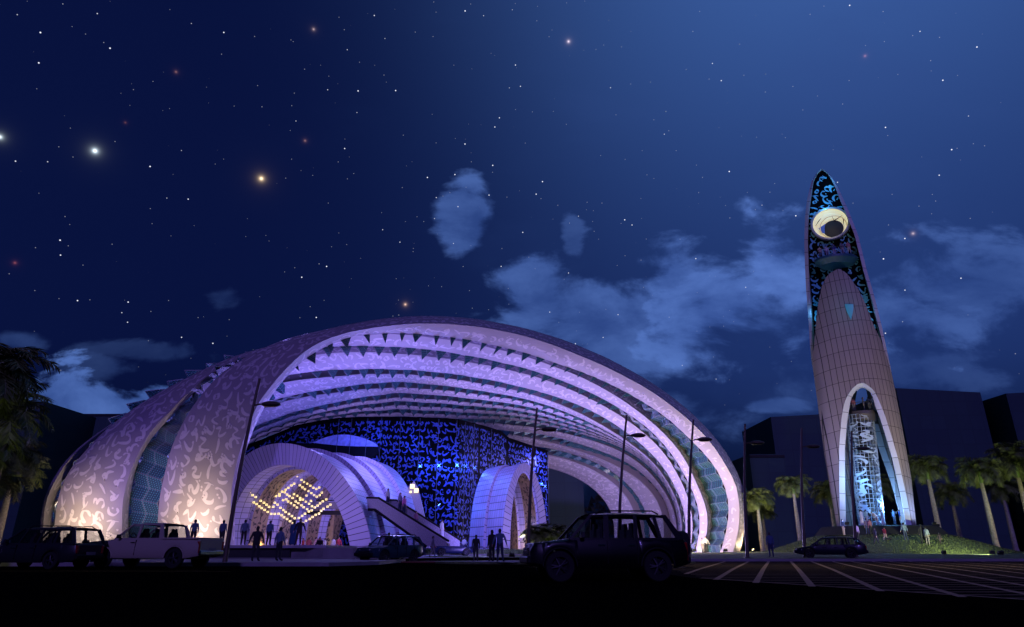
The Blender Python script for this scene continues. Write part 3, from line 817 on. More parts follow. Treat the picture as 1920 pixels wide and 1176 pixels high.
# ------------------------------------------------------------------ escalator
EY0, EY1 = 63.0, 65.4
esc = empty('escalator', (-9, 64, .45), 'long granite-sided escalator descending beside the large vault', 'escalator')
EO = Vector((9, -64, -.45))
def escpanel(Y, pts, name, m, th=.18):
    mb = MB(); q = [onY(x, y, Y) + EO for x, y in pts]
    n = len(q); b = [p + Vector((0, th, 0)) for p in q]
    mb.add(q + b, [tuple(range(n)), tuple(range(2 * n - 1, n - 1, -1))] + [(i, i + n, (i + 1) % n + n, (i + 1) % n) for i in range(n)], 0)
    return mb.build(name, m, esc)
escpanel(EY0, [(688, 935), (709, 935.5), (836, 1014), (838, 1024), (800, 1024), (703, 955), (690, 955)], 'side_panel', M_granite)
escpanel(EY1, [(728, 939), (743, 939.5), (862, 1014), (862, 1024), (838, 1024), (725, 955)], 'side_panel', M_granite)
def rail(Y, pts, r, m, name):
    mb = MB(); mb.tube([onY(x, y, Y + .09) + EO for x, y in pts], r, 8); return mb.build(name, m, esc)
rail(EY0, [(687, 933.5), (710, 934), (837, 1012.5), (842, 1015)], .11, M_plastic, 'handrail')
rail(EY1, [(728, 937.5), (743, 938), (862, 1012.5), (866, 1015)], .11, M_plastic, 'handrail')
rail(EY0, [(690, 955), (703, 955.5), (800, 1025)], .14, M_plastic, 'bottom_trim')
mb = MB()
for i in range(26):
    t = i / 25; a = onY(706 + (836 - 706) * t, 947 + (1019 - 947) * t, EY0 + .2) + EO
    mb.box((a.x, (EY1 - EY0) / 2 + EY0 - 64, a.z - .1), (.34, EY1 - EY0 - .25, .22))
mb.build('steps', M_fixture, esc)
a = onY(700, 945, EY0) + EO
mb = MB(); mb.box((a.x - 1.5, 1.2, a.z - .15), (3.6, 2.6, .25)); mb.build('landing', M_conc, esc)
# leaning grey fin with square lamps behind the escalator
e = empty('wall_fin', onY(790, 1026, 84) * 1, 'grey leaning fin wall with small square lamps between the vault and the blue wall', 'wall')
e.location = Vector((-11, 84, .45)); OO = -e.location
q = [onY(x, y, 84) + OO for x, y in [(757, 925), (776, 902), (783, 915), (792, 950), (803, 1000), (806, 1028), (775, 1028), (770, 980)]]
mb = MB(); n = len(q); b = [p + Vector((0, .5, 0)) for p in q]
mb.add(q + b, [tuple(range(n)), tuple(range(2 * n - 1, n - 1, -1))] + [(i, i + n, (i + 1) % n + n, (i + 1) % n) for i in range(n)], 0)
mb.build('fin', M_granite, e)
for x, y, s in [(773, 912, .26), (780.5, 920, .26), (770, 922.5, .12)]:
    p = onY(x, y, 83.8) + OO; mb = MB(); mb.box(p, (s * 2, .15, s * 2)); mb.build('square_lamp', M_lampcube, e)

# ------------------------------------------------------------------ ground
def sheet(name, pts_fn, mats, kind='structure', m=0): pass
Ys = [-60, -20, 0, 9, 19, 29, 38, 46] + [48 + 4 * i for i in range(9)] + [90, 120, 200, 400, 1200]
Xs = [-1500, -300, -120, -80, -60, -40, -20, 0, 20, 40, 60, 80, 120, 300, 1500]
mb = MB(); mb.grid([[(x, y, gz(y)) for y in Ys] for x in Xs][::-1], 0)
tag(mb.build('ground', M_asphalt), kind='structure')
def patch(name, poly, m, dz=.006, th=0, n=14, label=None):
    """flat polygon draped on gz; poly list of (x,y)"""
    bm = bmesh.new(); vs = [bm.verts.new((x, y, 0)) for x, y in poly]; f = bm.faces.new(vs)
    ys = [p[1] for p in poly]; y0, y1 = min(ys), max(ys)
    for yy in [9, 29, 46, 80] + [y0 + (y1 - y0) * i / n for i in range(1, n)]:
        if y0 < yy < y1: bmesh.ops.bisect_plane(bm, geom=bm.verts[:] + bm.edges[:] + bm.faces[:], plane_co=(0, yy, 0), plane_no=(0, 1, 0))
    if th:
        r = bmesh.ops.extrude_face_region(bm, geom=bm.faces[:])
        top = [g for g in r['geom'] if isinstance(g, bmesh.types.BMVert)]
        for v in bm.verts: v.co.z = gz(v.co.y) - .05
        for v in top: v.co.z = gz(v.co.y) + th
    else:
        for v in bm.verts: v.co.z = gz(v.co.y) + dz
    bmesh.ops.recalc_face_normals(bm, faces=bm.faces)
    if not th:
        bm.faces.ensure_lookup_table()
        if bm.faces[0].normal.z < 0: bmesh.ops.reverse_faces(bm, faces=bm.faces)
    me = bpy.data.meshes.new(name); bm.to_mesh(me); bm.free(); me.materials.append(m)
    o = bpy.data.objects.new(name, me); col.objects.link(o); tag(o, kind='structure'); return o
patch('pavement', [(-60, 34.5), (-9, 34.5), (-7.2, 38), (-7, 46), (-60, 47)], M_conc, th=.18)
patch('plaza', [(-60, 57), (-8, 57), (8, 70), (10, 74), (10, 112), (-60, 112)], M_floor, dz=.01)
patch('pavement', [(-13, 71), (12, 71), (14, 74), (14, 75), (-11, 74)], M_paving, th=.1)
patch('lawn', [(-8, 60), (14, 60), (30, 70), (30, 112), (14, 112), (10, 78), (-8, 66)], M_grass, dz=.012)
# island with grass and path where three people stand
patch('lawn_island', [(-4.6, 42), (-3.5, 40), (3, 38.6), (8, 39), (11, 42), (10, 46), (0, 47), (-4.5, 45)], M_grass, th=.10)
patch('path', [(-2.6, 40.2), (-.5, 39.1), (.3, 39.0), (1.2, 41), (1.0, 44.5), (-1.6, 44.5), (-2.8, 42)], M_paving, dz=.108)
patch('flower_bed', [(-6.9, 43.5), (-3.8, 42.9), (-3.4, 44.4), (-6.4, 45.4)], mat('red_bark', (.10, .03, .015), .9, noise=.5, nscale=12), th=.09)
# right hand lawn with kerb
patch('lawn', [(13, 48.5), (140, 48.5), (140, 112), (30, 112), (24, 70), (13, 58)], M_grass, th=.17)
patch('kerb', [(8, 47.6), (140, 47.6), (140, 48.4), (8, 48.4)], M_conc, th=.16)
patch('paved_strip', [(8, 48.42), (12.9, 48.42), (12.9, 52), (8, 52)], M_paving, th=.15)
# parking
patch('car_park', [(5.5, 21.6), (9.6, 12.2), (16, 9), (60, 9), (70, 47.5), (8, 47.5), (5, 30)], mat('car_park_asphalt', (.020, .017, .014), .95, noise=.25, nscale=3, spec=0), dz=.006)
mb = MB()
def ln(a, b, w):
    a, b = Vector(a), Vector(b); d = (b - a); L_ = d.length; d.normalize(); n = Vector((-d.y, d.x)) * w; k = max(1, int(L_ / 1.0)) if abs(d.y) > .05 else 1
    for q in range(k):
        p0 = a + d * L_ * q / k; p1 = a + d * L_ * (q + 1) / k; z0, z1 = gz(p0.y) + .014, gz(p1.y) + .014
        mb.quad((*(p0 - n), z0), (*(p1 - n), z1), (*(p1 + n), z1), (*(p0 + n), z0))
def gp(px, py):
    p = hit(px, py, 10, 47.2); return (p.x, min(p.y, 47.2))
for a, b in [((1359, 1053), (1286, 1077)), ((1403, 1053), (1342, 1088)), ((1441, 1053), (1417, 1094)), ((1483, 1053), (1523, 1101)), ((1522, 1053), (1652, 1110)), ((1562, 1053), (1806, 1121)), ((1597, 1053), (1935, 1118)), ((1636, 1053), (1950, 1104)),
             ((1668, 1053), (1960, 1091)), ((1704, 1053), (1960, 1081)), ((1745, 1053), (1960, 1074)), ((1790, 1053), (1960, 1068)), ((1840, 1053), (1960, 1063))]:
    ln(gp(*a), gp(*b), .085)
ln((5.7, 21.4), (9.8, 12.2), .07); ln((9.8, 12.2), (14, 10.4), .07)
y = 12.6
while y < 47:
    x0 = 8.2 - .0 if y > 30 else 5.75 if y > 21.4 else 5.75 + (21.4 - y) * .445
    ln((max(x0, 5.8 + max(0, y - 21.4) * .1), y), (70, y), .045 + y * .0008); y += .55 + y * .022
tag(mb.build('car_park_lines', M_line), kind='structure')
mb = MB()
def ln2(a, b, w, z): 
    a, b = Vector((*a, z)), Vector((*b, z)); d = (b - a).normalized(); n = Vector((-d.y, d.x, 0)) * w; mb.quad(a - n, b - n, b + n, a + n)
ln2((-30, 25.5), (-10.5, 26.3), .06, .128); ln2((-30, 27), (-12, 27.6), .06, .128); ln2((2, 7.2), (14, 8.6), .06, .012); ln2((2, 7.6), (14, 8.9), .06, .012)
tag(mb.build('road_marking', M_yellow), kind='structure')

# raised terrace on the left
ter = empty('terrace', (-18, 48, .12), 'raised concrete entrance terrace with dark recessed front behind two standing people', 'terrace')
TO = Vector((18, -48, -.12))
def prism(poly, z0, z1, m, name, parent, off):
    mb = MB(); n = len(poly)
    lo = [Vector((x, y, z0)) + off for x, y in poly]; hi = [Vector((x, y, z1)) + off for x, y in poly]
    mb.add(lo + hi, [tuple(range(n))[::-1], tuple(range(n, 2 * n))] + [(i, (i + 1) % n, (i + 1) % n + n, i + n) for i in range(n)], 0)
    return mb.build(name, m, parent)
cv = [(-11.5 + 2.6 * math.sin(PI / 2 * i / 8), 48 + 8 * (1 - math.cos(PI / 2 * i / 8))) for i in range(9)]
prism([(-45, 49)] + [(-14.5, 49), (-13, 48)] + cv[1:] + [(-9.2, 58), (-45, 58)], .1, 1.0, M_conc, 'wall', ter, TO)
prism([(-45, 48.4), (-12.9, 48.4), (-12.9, 58.1), (-45, 58.1)], 1.0, 1.18, M_floor, 'deck', ter, TO)
prism([(-45, 48.7), (-15.5, 48.7), (-15.5, 49.02), (-45, 49.02)], .12, .99, M_dark, 'recess', ter, TO)
prism([(-45, 47.2), (-10.6, 47.2), (-9.4, 48.6), (-12, 48.6), (-45, 48.6)], .1, .36, M_conc, 'step', ter, TO)

# mound
mb = MB(); rr = [0, 3, 5, 5.8, 6.4, 7.2, 8.2, 9.4, 10.6, 11.8, 12.8, 13.5]; P = []
for r in rr:
    row = []
    for j in range(72):
        a = 2 * PI * j / 72; x, y = MC[0] + r * math.cos(a), MC[1] + r * math.sin(a)
        row.append((x, y, terrain(x, y) + (.02 if r < 13 else -.1) + (.17 if r < 13 else .1)))
    P.append(row)
mb.grid(P[::-1], 0, closed=True)
tag(mb.build('grass_mound', M_grass, smooth=True), kind='structure')
MZ = .19
# grass tufts on the mound, countless
mb = MB(); rnd = random.Random(11)
for i in range(9000):
    a = rnd.uniform(PI, 2 * PI) if rnd.random() < .85 else rnd.uniform(0, 2 * PI); r = math.sqrt(rnd.uniform(5.5 ** 2, 13.2 ** 2))
    x, y = MC[0] + r * math.cos(a), MC[1] + r * math.sin(a); z = terrain(x, y) + MZ
    h = rnd.uniform(.05, .13); d = rnd.uniform(0, PI); dx, dy = math.cos(d) * .05, math.sin(d) * .05
    l = rnd.uniform(-.06, .06)
    mb.add([(x - dx, y - dy, z - .02), (x + dx, y + dy, z - .02), (x + l, y + l, z + h)], [(0, 1, 2)])
tag(mb.build('grass_tufts', M_grass), 'short rough grass covering the round mound below the tall tower', 'grass', kind='stuff')

# ------------------------------------------------------------------ tower
TY = 81.0
outL = [(988.6, 1568.6), (910, 1555), (839, 1544), (760, 1533.6), (703, 1526), (678, 1522), (640, 1518.5), (591, 1515.5), (540, 1511.5), (500, 1509.7), (455, 1508.4), (410, 1509.7), (374, 1514), (342, 1522), (326, 1531.7), (318.7, 1540)]
outR = [(988.6, 1718.6), (895.7, 1708.6), (813.6, 1694), (738.6, 1680), (678, 1667), (616.5, 1654), (565, 1641.5), (507, 1625), (442, 1609), (394, 1590), (358, 1573.7), (335.5, 1560.7), (322, 1549.4), (318.7, 1542)]
def tab(T, y):
    if y >= T[0][0]: return T[0][1]
    for (y0, x0), (y1, x1) in zip(T, T[1:]):
        if y >= y1: return x0 + (x1 - x0) * (y - y0) / (y1 - y0)
    return T[-1][1]
tower = empty('pointed_tower', (43, TY, 3.4), 'tall tapering pointed tower with an arched base, script-covered top and glowing round window', 'tower')
TOF = Vector((-43, -TY, -3.4))
TD = math.hypot(43, TY); VD = Vector((43 / TD, TY / TD, 0)); TROT = -math.atan2(43, TY); TS = -43 / TY; T0 = TY + 43 * 43 / TY
CAM = Vector((0, 0, CZ))
def tp(px, py, d=0.):           # d metres nearer than the tower's middle plane
    p = onplane(px, py, T0, TS); return CAM + (p - CAM) * (1 - d / TD)
yrows = [988.6 - (988.6 - 319) * (i / 90) for i in range(91)]
def TWL(y): return tp(tab(outL, y), y)
def TWR(y): return tp(tab(outR, y), y)
def bulge(y): 
    w = (TWR(y) - TWL(y)).length / 2; return w * .62
def tsurf(y, px, front=1, inset=0):
    l, r = tab(outL, y), tab(outR, y); t = max(-1, min(1, 2 * (px - l) / max(1e-6, r - l) - 1))
    d = (bulge(y) - inset) * math.sqrt(max(0, 1 - t * t))
    return tp(px, y, front * d) + TOF
leafL = [(700, 1525.7), (670, 1523.5), (623, 1528.5), (574.5, 1533), (536, 1541), (520, 1549), (513, 1555), (507, 1564), (504, 1572)]
leafR = [(700, 1671.6), (672, 1664), (639, 1652), (610, 1638), (574.5, 1625), (542, 1609), (515, 1590), (507, 1581), (504, 1573)]
arL = [(989, 1575.7), (910, 1574), (838.6, 1573.6), (785, 1578), (760, 1582.5), (746, 1587), (730, 1597), (721, 1607), (718, 1617)]
arR = [(989, 1710), (924, 1698), (860, 1683.6), (820, 1672), (778, 1658.6), (752, 1648), (735, 1640), (723, 1629), (718, 1618)]
M_clad = panelled('tower_cladding', (.31, .27, .25), (.02, .018, .02), .5, 1.9, .05, rough=.65, diag=.0)
M_reveal = panelled('tower_reveal', (.62, .62, .66), (.02, .018, .02), 60, 1.9, .05)
def X0(y, px): return px
mb = MB()
def strip(ys, fl, fr, n, m=0, inset=0, front=1):
    P = []; 
    for y in ys: P.append([tsurf(y, fl(y) + (fr(y) - fl(y)) * j / n, front, inset) for j in range(n + 1)])
    mb.grid(P, m, uv=lambda i, j: ((P[min(i, len(P) - 1)][min(j, n)].x + 30), P[min(i, len(P) - 1)][min(j, n)].z + P[min(i, len(P) - 1)][min(j, n)].x ** 2 * .03))
ya = [y for y in yrows if y > 718]; ya.append(718)
yb = [718] + [y for y in yrows if 504 < y < 718] + [504.5]
for ins, mi in ((0, 0), (.35, 2)):
    strip(ya, lambda y: tab(outL, y), lambda y: tab(arL, y), 8, mi, ins)
    strip(ya, lambda y: tab(arR, y), lambda y: tab(outR, y), 8, mi, ins)
    strip(yb, lambda y: tab(outL, y) if y > 700 else tab(leafL, y), lambda y: tab(outR, y) if y > 700 else tab(leafR, y), 24, mi, ins)
# reveal of arch
def edge(ys, f, m, th=.95):
    P = [[tsurf(y, f(y)), tsurf(y, f(y)) + VD * th] for y in ys]
    mb.grid(P, m, uv=lambda i, j: (j * 1.0 + .4, P[min(i, len(P) - 1)][0].z))
edge(ya, lambda y: tab(arL, y), 1); edge(ya, lambda y: tab(arR, y), 1)
mb.build('front_leaf', [M_clad, M_reveal, M_dark], tower, smooth=True, angle=40)
# pale lit border of the arch, standing slightly proud
mb = MB()
def band(T, dxl, side):
    P = []
    for y in ya:
        px = tab(T, y); k = 10 if y > 760 else 10 * max(.45, (y - 700) / 60)
        a = tsurf(y, px - side * .3); b = tsurf(y, px + side * k)
        b.z -= (0 if y > 740 else (740 - y) * .012)
        P.append([a - VD * .06, b + VD * .45])
    mb.grid(P, 0, uv=lambda i, j: (j * 1. + .4, P[min(i, len(P) - 1)][0].z))
    mb.grid([[q[1], q[1] + VD * .8] for q in P], 0, uv=lambda i, j: (.4, P[min(i, len(P) - 1)][0].z))
band(arL, 10, 1); band(arR, 12, -1)
mb.build('arch_border', M_reveal, tower)
# back shell with an opening, and back leg
mb = MB()
ya2 = [y for y in yrows if y > 640]
def bl(y): return tab([(989, 1600), (910, 1594), (839, 1591), (785, 1597), (740, 1606), (690, 1612), (641, 1590)], y)
def br(y): return tab([(989, 1694), (910, 1673), (839, 1648), (799, 1636), (740, 1626), (690, 1616), (641, 1592)], y)
strip(ya2, lambda y: tab(outL, y), bl, 6, 0, .0, -1); strip(ya2, br, lambda y: tab(outR, y), 6, 0, 0, -1)
strip([y for y in yrows if y <= ya2[-1]], lambda y: tab(outL, y), lambda y: tab(outR, y), 12, 0, 0, -1)
mb.build('back_leaf', [M_clad, M_reveal, M_dark], tower, smooth=True, angle=40)
mb = MB(); P = []
for y in [y for y in yrows if y > 792]:
    pr_ = tab([(989, 1704), (910, 1684.5), (839, 1659), (792, 1646)], y); pl_ = tab([(989, 1693), (910, 1672.5), (839, 1647), (799, 1635.5), (790, 1634)], y)
    a, b = tp(pl_, y, -2.2) + TOF, tp(pr_, y, -2.2) + TOF; P.append([a + VD * 1.2, a, b, b + VD * 1.2])
mb.grid(P, 0, uv=lambda i, j: (j + .4, P[min(i, len(P) - 1)][0].z))
mb.build('rear_leg', M_reveal, tower)
# edge frame of the upper part + script wall behind it
mb = MB(); yu = [y for y in yrows if y < 700]
def frame(T, side):
    P = []
    for y in yu:
        w = 6.5 * min(1, (y - 312) / 60) if y < 600 else 6.5 - (y - 600) * .03
        a = tp(tab(T, y), y) + TOF; b = tp(tab(T, y) + side * w, y) + TOF
        P.append([tp(tab(T, y), y, -min(.3, .3 * bulge(y))) + TOF, a - VD * .25, b - VD * .35, tp(tab(T, y) + side * w, y, -min(1.1, .4 * bulge(y))) + TOF])
    mb.grid(P, 0, uv=lambda i, j: (j * .3 + .4, P[min(i, len(P) - 1)][0].z))
frame(outL, 1); frame(outR, -1)
mb.build('edge_frame', panelled('edge_cladding', (.42, .42, .46), (.02, .018, .02), 60, 1.9, .06), tower)
mb = MB(); WY = 1.15
def wdep(y): return min(WY, .42 * bulge(y))
def wallS(u, v):          # u: image row, v 0..1 across
    y = u; l = tab(outL, y) + 2; r = tab(outR, y) - 2; return tp(l + (r - l) * v, y, -wdep(y)) + TOF, -VD
yw = [y for y in yrows if y < 700]
mb.grid([[wallS(y, j / 6)[0] for j in range(7)] for y in yw], 0)
cw = tp(1557, 422, -.42 * bulge(422)) + TOF
def okw(u, v):
    p = wallS(u, v)[0]; return (p - cw).length > 2.45
write(mb, wallS, (326, 650), (.05, .95), 1.25, 1, rnd=random.Random(21), off=.03, ok=okw, rotr=.9, jit=.15)
mb.build('script_wall', [M_black, mat('tower_script', (.15, .42, .58), .4)], tower)
# round window
wroot = bpy.data.objects.new('round_window', None); col.objects.link(wroot); wroot.parent = tower; wroot.location = cw - VD * .62; wroot.scale = (1.06, .46, 1.06); wroot.rotation_euler = (0, 0, TROT)
mb = MB(); c = Vector((0, 0, 0))
RW = 2.05
prof = [(RW + .28, .9), (RW + .28, 0), (RW + .2, -.12), (RW, -.1), (RW, .1)]
mb.lathe([(r, h) for r, h in prof], c, 40, 0, 'y'); mb.build('window_ring', mat('ring_metal', (.35, .36, .42), .4, metal=.3), wroot)
M_winwarm = mat('lit_window_interior', (.75, .68, .42), .6, emit=(1, .86, .48), es=.42)
mb = MB(); mb.lathe([(RW, 0), (RW * .97, .4), (RW * .8, .9), (RW * .5, 1.15), (.01, 1.2)], c, 40, 0, 'y'); mb.build('window_bowl', M_winwarm, wroot)
mb = MB(); mb.lathe([(1.2, 0), (1.2, .05), (.01, .06)], c + Vector((.25, .32, -.82)), 32, 0, 'y')
mb.lathe([(.01, -.03), (1.2, 0)], c + Vector((.25, .32, -.82)), 32, 0, 'y'); mb.build('dark_opening', M_dark, wroot)
mb = MB(); mb.lathe([(1.5, 0), (1.56, -.06), (1.62, 0)], c + Vector((.3, .30, -.55)), 36, 0, 'y')
mb.build('inner_ring', mat('warm_ring', (.6, .5, .28), .4, emit=(1, .8, .4), es=.2), wroot)
mb = MB(); q = [c + Vector(v) for v in [(-1.45, .3, -.35), (-.55, .3, .1), (-.75, .3, -.45), (-.8, .3, -1.25), (-1.15, .3, -1.1)]]
mb.add(q, [(0, 1, 2, 3, 4)], 0); mb.add([p + Vector((0, .05, 0)) for p in q], [(4, 3, 2, 1, 0)], 0); mb.build('blue_pane', mat('blue_pane', (.05, .1, .35), .3, emit=(.03, .06, .25), es=.6), wroot)
mb = MB(); mb.tube([c + Vector((.35, .1, .95)), c + Vector((.5, .1, .25)), c + Vector((1.55, .1, .75))], [.02, .09, .02], 5)
mb.tube([c + Vector((-1.75, .1, .0)), c + Vector((-1.3, .1, .6)), c + Vector((-.9, .1, 1.0))], [.02, .06, .02], 5)
mb.tube([c + Vector((1.45, .1, -.6)), c + Vector((1.6, .1, .1)), c + Vector((1.5, .1, .5))], [.02, .06, .02], 5); mb.build('window_bars', M_dark, wroot)
# balconies
def balcony(px, py, rpx, Y, th, name='balcony', m=None):
    p = tp(px, py, Y) + TOF; q = tp(px + rpx, py, Y) + TOF; r = (q - p).length
    mb = MB(); mb.lathe([(.01, -th), (r * .75, -th * .9), (r, -th * .3), (r, 0), (.01, .0)], p, 36, 0, 'z', 1, .75)
    mb.build(name, m, tower)
    mb = MB()
    for j in range(36):
        a = 2 * PI * j / 36; x, y = p.x + r * .97 * math.cos(a), p.y + r * .73 * math.sin(a)
        if y < p.y + r * .4: mb.tube([(x, y, p.z), (x, y, p.z + 1.05)], .02, 4)
    ring = [(p.x + r * .97 * math.cos(2 * PI * j / 36), p.y + r * .73 * math.sin(2 * PI * j / 36), p.z + 1.05) for j in range(37)]
    mb.tube(ring, .035, 5); mb.build('railing', M_fixture, tower)
    return p - TOF, r
BP1, BR1 = balcony(1567, 487, 43, -.1, 1.1, m=mat('teal_balcony', (.02, .09, .15), .5))
BP2, BR2 = balcony(1620, 773, 30, 0, 1.3, m=mat('dark_balcony', (.06, .05, .055), .5))
# lattice core
mb = MB(); pb = tp(1635, 988, -.2); pt_ = tp(1611, 780, -.2); rb = 1.4
pb, pt_ = pb + TOF, pt_ + TOF
def coreS(u, v):   # u 0..1 height, v 0..1 angle (front half and back)
    a = PI + PI * 2 * v; c_ = pb.lerp(pt_, u); n = Vector((math.cos(a), math.sin(a), 0)); return c_ + n * (rb * (1 + .12 * u)), n
for j in range(22):
    mb.tube([coreS(0, j / 22)[0], coreS(1, j / 22)[0]], .035, 4)
for i in range(26):
    mb.tube([coreS(i / 25, j / 24)[0] for j in range(25)], .03, 4, cap=False)
write(mb, coreS, (0.01, .99), (.0, .5), 1.25, 1, rnd=random.Random(9), off=.05, rotr=3)
write(mb, coreS, (0.01, .99), (.5, 1), 1.25, 1, rnd=random.Random(19), off=.05, rotr=3)
mb.build('lattice_core', [mat('core_steel', (.35, .42, .52), .4), mat('core_script', (.45, .58, .72), .4)], tower)
mb = MB(); mb.tube([pb, pt_], .5, 12); mb.build('lift_shaft', M_dark, tower)
# nose light
mb = MB(); P = []
for y in (571, 578, 586, 594, 600):
    w = lin([(571, 8), (578, 7.5), (586, 5.5), (594, 2.5), (600, .4)], y)
    P.append([tsurf(y, 1592 + (x * w) + (y - 571) * .12) - VD * .12 for x in (-1, -.5, 0, .5, 1)])
mb.grid(P, 0); mb.build('aqua_light_panel', mat('aqua_lens', (.08, .35, .4), .4, emit=(.03, .35, .45), es=.12), tower)
plinth = MB(); pc = onY(1645, 1005, TY)
plinth.lathe([(7.0, 0), (6.2, .9), (6.0, 1.0), (.01, 1.0)], (0, 0, 0), 48, 0); o = plinth.build('plinth', M_dark); o.location = (43.0, TY, MH + .02)
tag(o, 'low black round plinth under the tall tower on top of the grass mound', 'plinth')

# ------------------------------------------------------------------ lamp posts
def lamp_post(base_px, base_py, top_px, top_py, Y, label):
    b = onY(base_px, base_py, Y); b.z = gz(Y) + (.17 if Y > 48.5 else .02); t = onY(top_px, top_py, Y) - b
    e = empty('street_lamp', b, label, 'street lamp', 'street lamps along the road')
    bow = Vector((-.12, 0, 0))
    pts = [Vector((0, 0, 0)).lerp(t, i / 8) + bow * math.sin(PI * i / 8) for i in range(9)]
    mb = MB(); mb.tube(pts, [.13 - .06 * i / 8 for i in range(9)], 10); mb.lathe([(.2, 0), (.2, .05), (.14, .08), (.13, .3)], (0, 0, 0), 12); mb.build('pole', M_pole, e, smooth=True, angle=40)
    h = pts[7] * .75 + pts[6] * .25
    mb = MB(); mb.tube([h, h + Vector((.35, 0, .08)), h + Vector((.6, 0, .05))], [.05, .05, .04], 6); mb.build('arm', M_pole, e)
    mb = MB(); mb.lathe([(.01, -.14), (.38, -.12), (.55, -.02), (.5, .08), (.25, .16), (.01, .17)], (h.x + .95, h.y, h.z + .06), 20, 0, 'z', 1, .55)
    mb.build('lamp_head', M_pole, e, smooth=True, angle=50)
lamp_post(425, 1030, 487, 710, 36, 'tall leaning bronze street lamp in front of the left purple shell, leftmost of all')
lamp_post(990, 1030, 1007, 765, 44, 'bronze street lamp in front of the small right arch entrance')
lamp_post(1158, 1030, 1175, 778, 46.5, 'bronze street lamp rising behind the roof of the large black off-roader')
lamp_post(1291, 1040, 1300, 787, 48.2, 'bronze street lamp just right of the black off-roader, before the solar panels')
lamp_post(1402, 1048, 1397, 795, 50, 'bronze street lamp just beyond the right foot of the canopy')
lamp_post(1510, 1046, 1503, 803, 52, 'bronze street lamp in front of the dark blue estate car bonnet left of the tower')
lamp_post(1607, 1048, 1597, 808, 54, 'bronze street lamp in front of the tower arch, rightmost of all')

# ------------------------------------------------------------------ palms
def palm_mesh(seed, H, n=20, fl=3.2, tr=.26):
    rnd = random.Random(seed)
    e = MB(); prof = []
    for i in range(13):
        t = i / 12; r = tr * (1.25 - .55 * t + .12 * math.sin(t * PI)) * (1.0 + (.25 if i == 0 else 0)); prof.append((r, H * t))
    e.lathe(prof, n=12)
    sh = MB(); sh.lathe([(tr * .62, H - .05), (tr * .75, H + .25), (tr * .6, H + 1.2), (tr * .3, H + 1.6), (.02, H + 1.7)], n=12)
    cr = MB(); top = Vector((0, 0, H + 1.5))
    for k in range(n):
        az = 2 * PI * (k * .618) + rnd.uniform(-.2, .2); el0 = R(82 - 92 * (k / n) + rnd.uniform(-8, 8)); L_ = fl * rnd.uniform(.85, 1.1)
        p = top.copy(); el = el0; pts = [p.copy()]; m = 11
        for i in range(m):
            d = Vector((math.cos(az) * math.cos(el), math.sin(az) * math.cos(el), math.sin(el))); p = p + d * L_ / m; pts.append(p.copy()); el -= R(8 + 5 * i / m)
        cr.tube(pts, [.05 * (1 - i / (m + 1)) + .008 for i in range(m + 1)], 4, cap=False)
        for i in range(1, m * 3):
            t = i / (m * 3) * m; a = int(t); q = pts[a].lerp(pts[min(m, a + 1)], t - a)
            fw = (pts[min(m, a + 1)] - pts[a]).normalized(); sd = fw.cross(Vector((0, 0, 1))).normalized(); upv = sd.cross(fw)
            ll = fl * .33 * (math.sin(PI * min(1, (i + 3) / (m * 3 + 4))) ** .6) * rnd.uniform(.8, 1.15)
            for s in (-1, 1):
                dr = (sd * s * .8 + fw * .55 + upv * rnd.uniform(-.35, .45) + Vector((0, 0, -.35))).normalized()
                w = fw * .045; tip = q + dr * ll + Vector((0, 0, -.12 * ll)); mid = q + dr * ll * .5
                cr.add([q - w, q + w, mid + w * 1.2, tip, mid - w * 1.2], [(0, 1, 2, 3, 4)])
    return e, sh, cr
def palm(seed, H, **k):
    a, b, c = palm_mesh(seed, H, **k); root = bpy.data.objects.new('palm_tree', None); col.objects.link(root)
    a.build('trunk', M_trunk, root, smooth=True); b.build('crownshaft', M_shaft, root, smooth=True); c.build('crown', M_frond, root)
    return root
PR = [palm(1, 7.0, n=26), palm(2, 6.4, n=24), palm(3, 7.6, n=30)]
used = [False] * 3
def place_palm(v, px, crown_py, base_py, Y, label, sc_=None, group='palm trees around the tower', dark=False):
    o = PR[v] if not used[v] else copy_tree(PR[v]); used[v] = True
    g = gz(Y) + (.17 if px > 1300 else 0); b = onY(px, base_py, Y)
    p = onY(px, crown_py, Y)
    H = [8.5, 7.9, 9.1][v]
    s = (p.z - g) / H
    o.location = (b.x, Y, terrain(b.x, Y) + .17 if px > 1300 else g); o.scale = (s ** .5, s ** .5, s); o.rotation_euler = (0, 0, (px * 1.7) % 6.28)
    tag(o, label, 'palm tree', group); return o
place_palm(0, 1430, 935, 1030, 88, 'lit palm tree just right of the canopy foot, leftmost of the right-hand palms')
place_palm(2, 1501, 928, 1016, 86, 'lit palm tree second from the canopy, left of the grass mound')
place_palm(1, 1568, 925, 1010, 96, 'palm tree half hidden behind the left leg of the tower')
place_palm(0, 1655, 915, 1010, 100, 'palm tree seen through the tower arch behind the lattice core')
place_palm(2, 1764, 893, 1010, 84, 'tall bright palm tree directly right of the tower')
place_palm(1, 1803, 925, 1020, 96, 'darker palm tree between the two tall palms right of the tower')
place_palm(2, 1871, 886, 1035, 79, 'tallest palm tree at the right edge of the mound with pale lit trunk')
place_palm(0, 1905, 915, 1030, 95, 'dim palm tree standing behind the tallest one near the right edge')
place_palm(1, 1945, 865, 1035, 80, 'palm tree cut off by the right edge of the picture')
place_palm(1, 1438, 960, 1030, 110, 'small dim palm tree behind the first one beside the canopy')
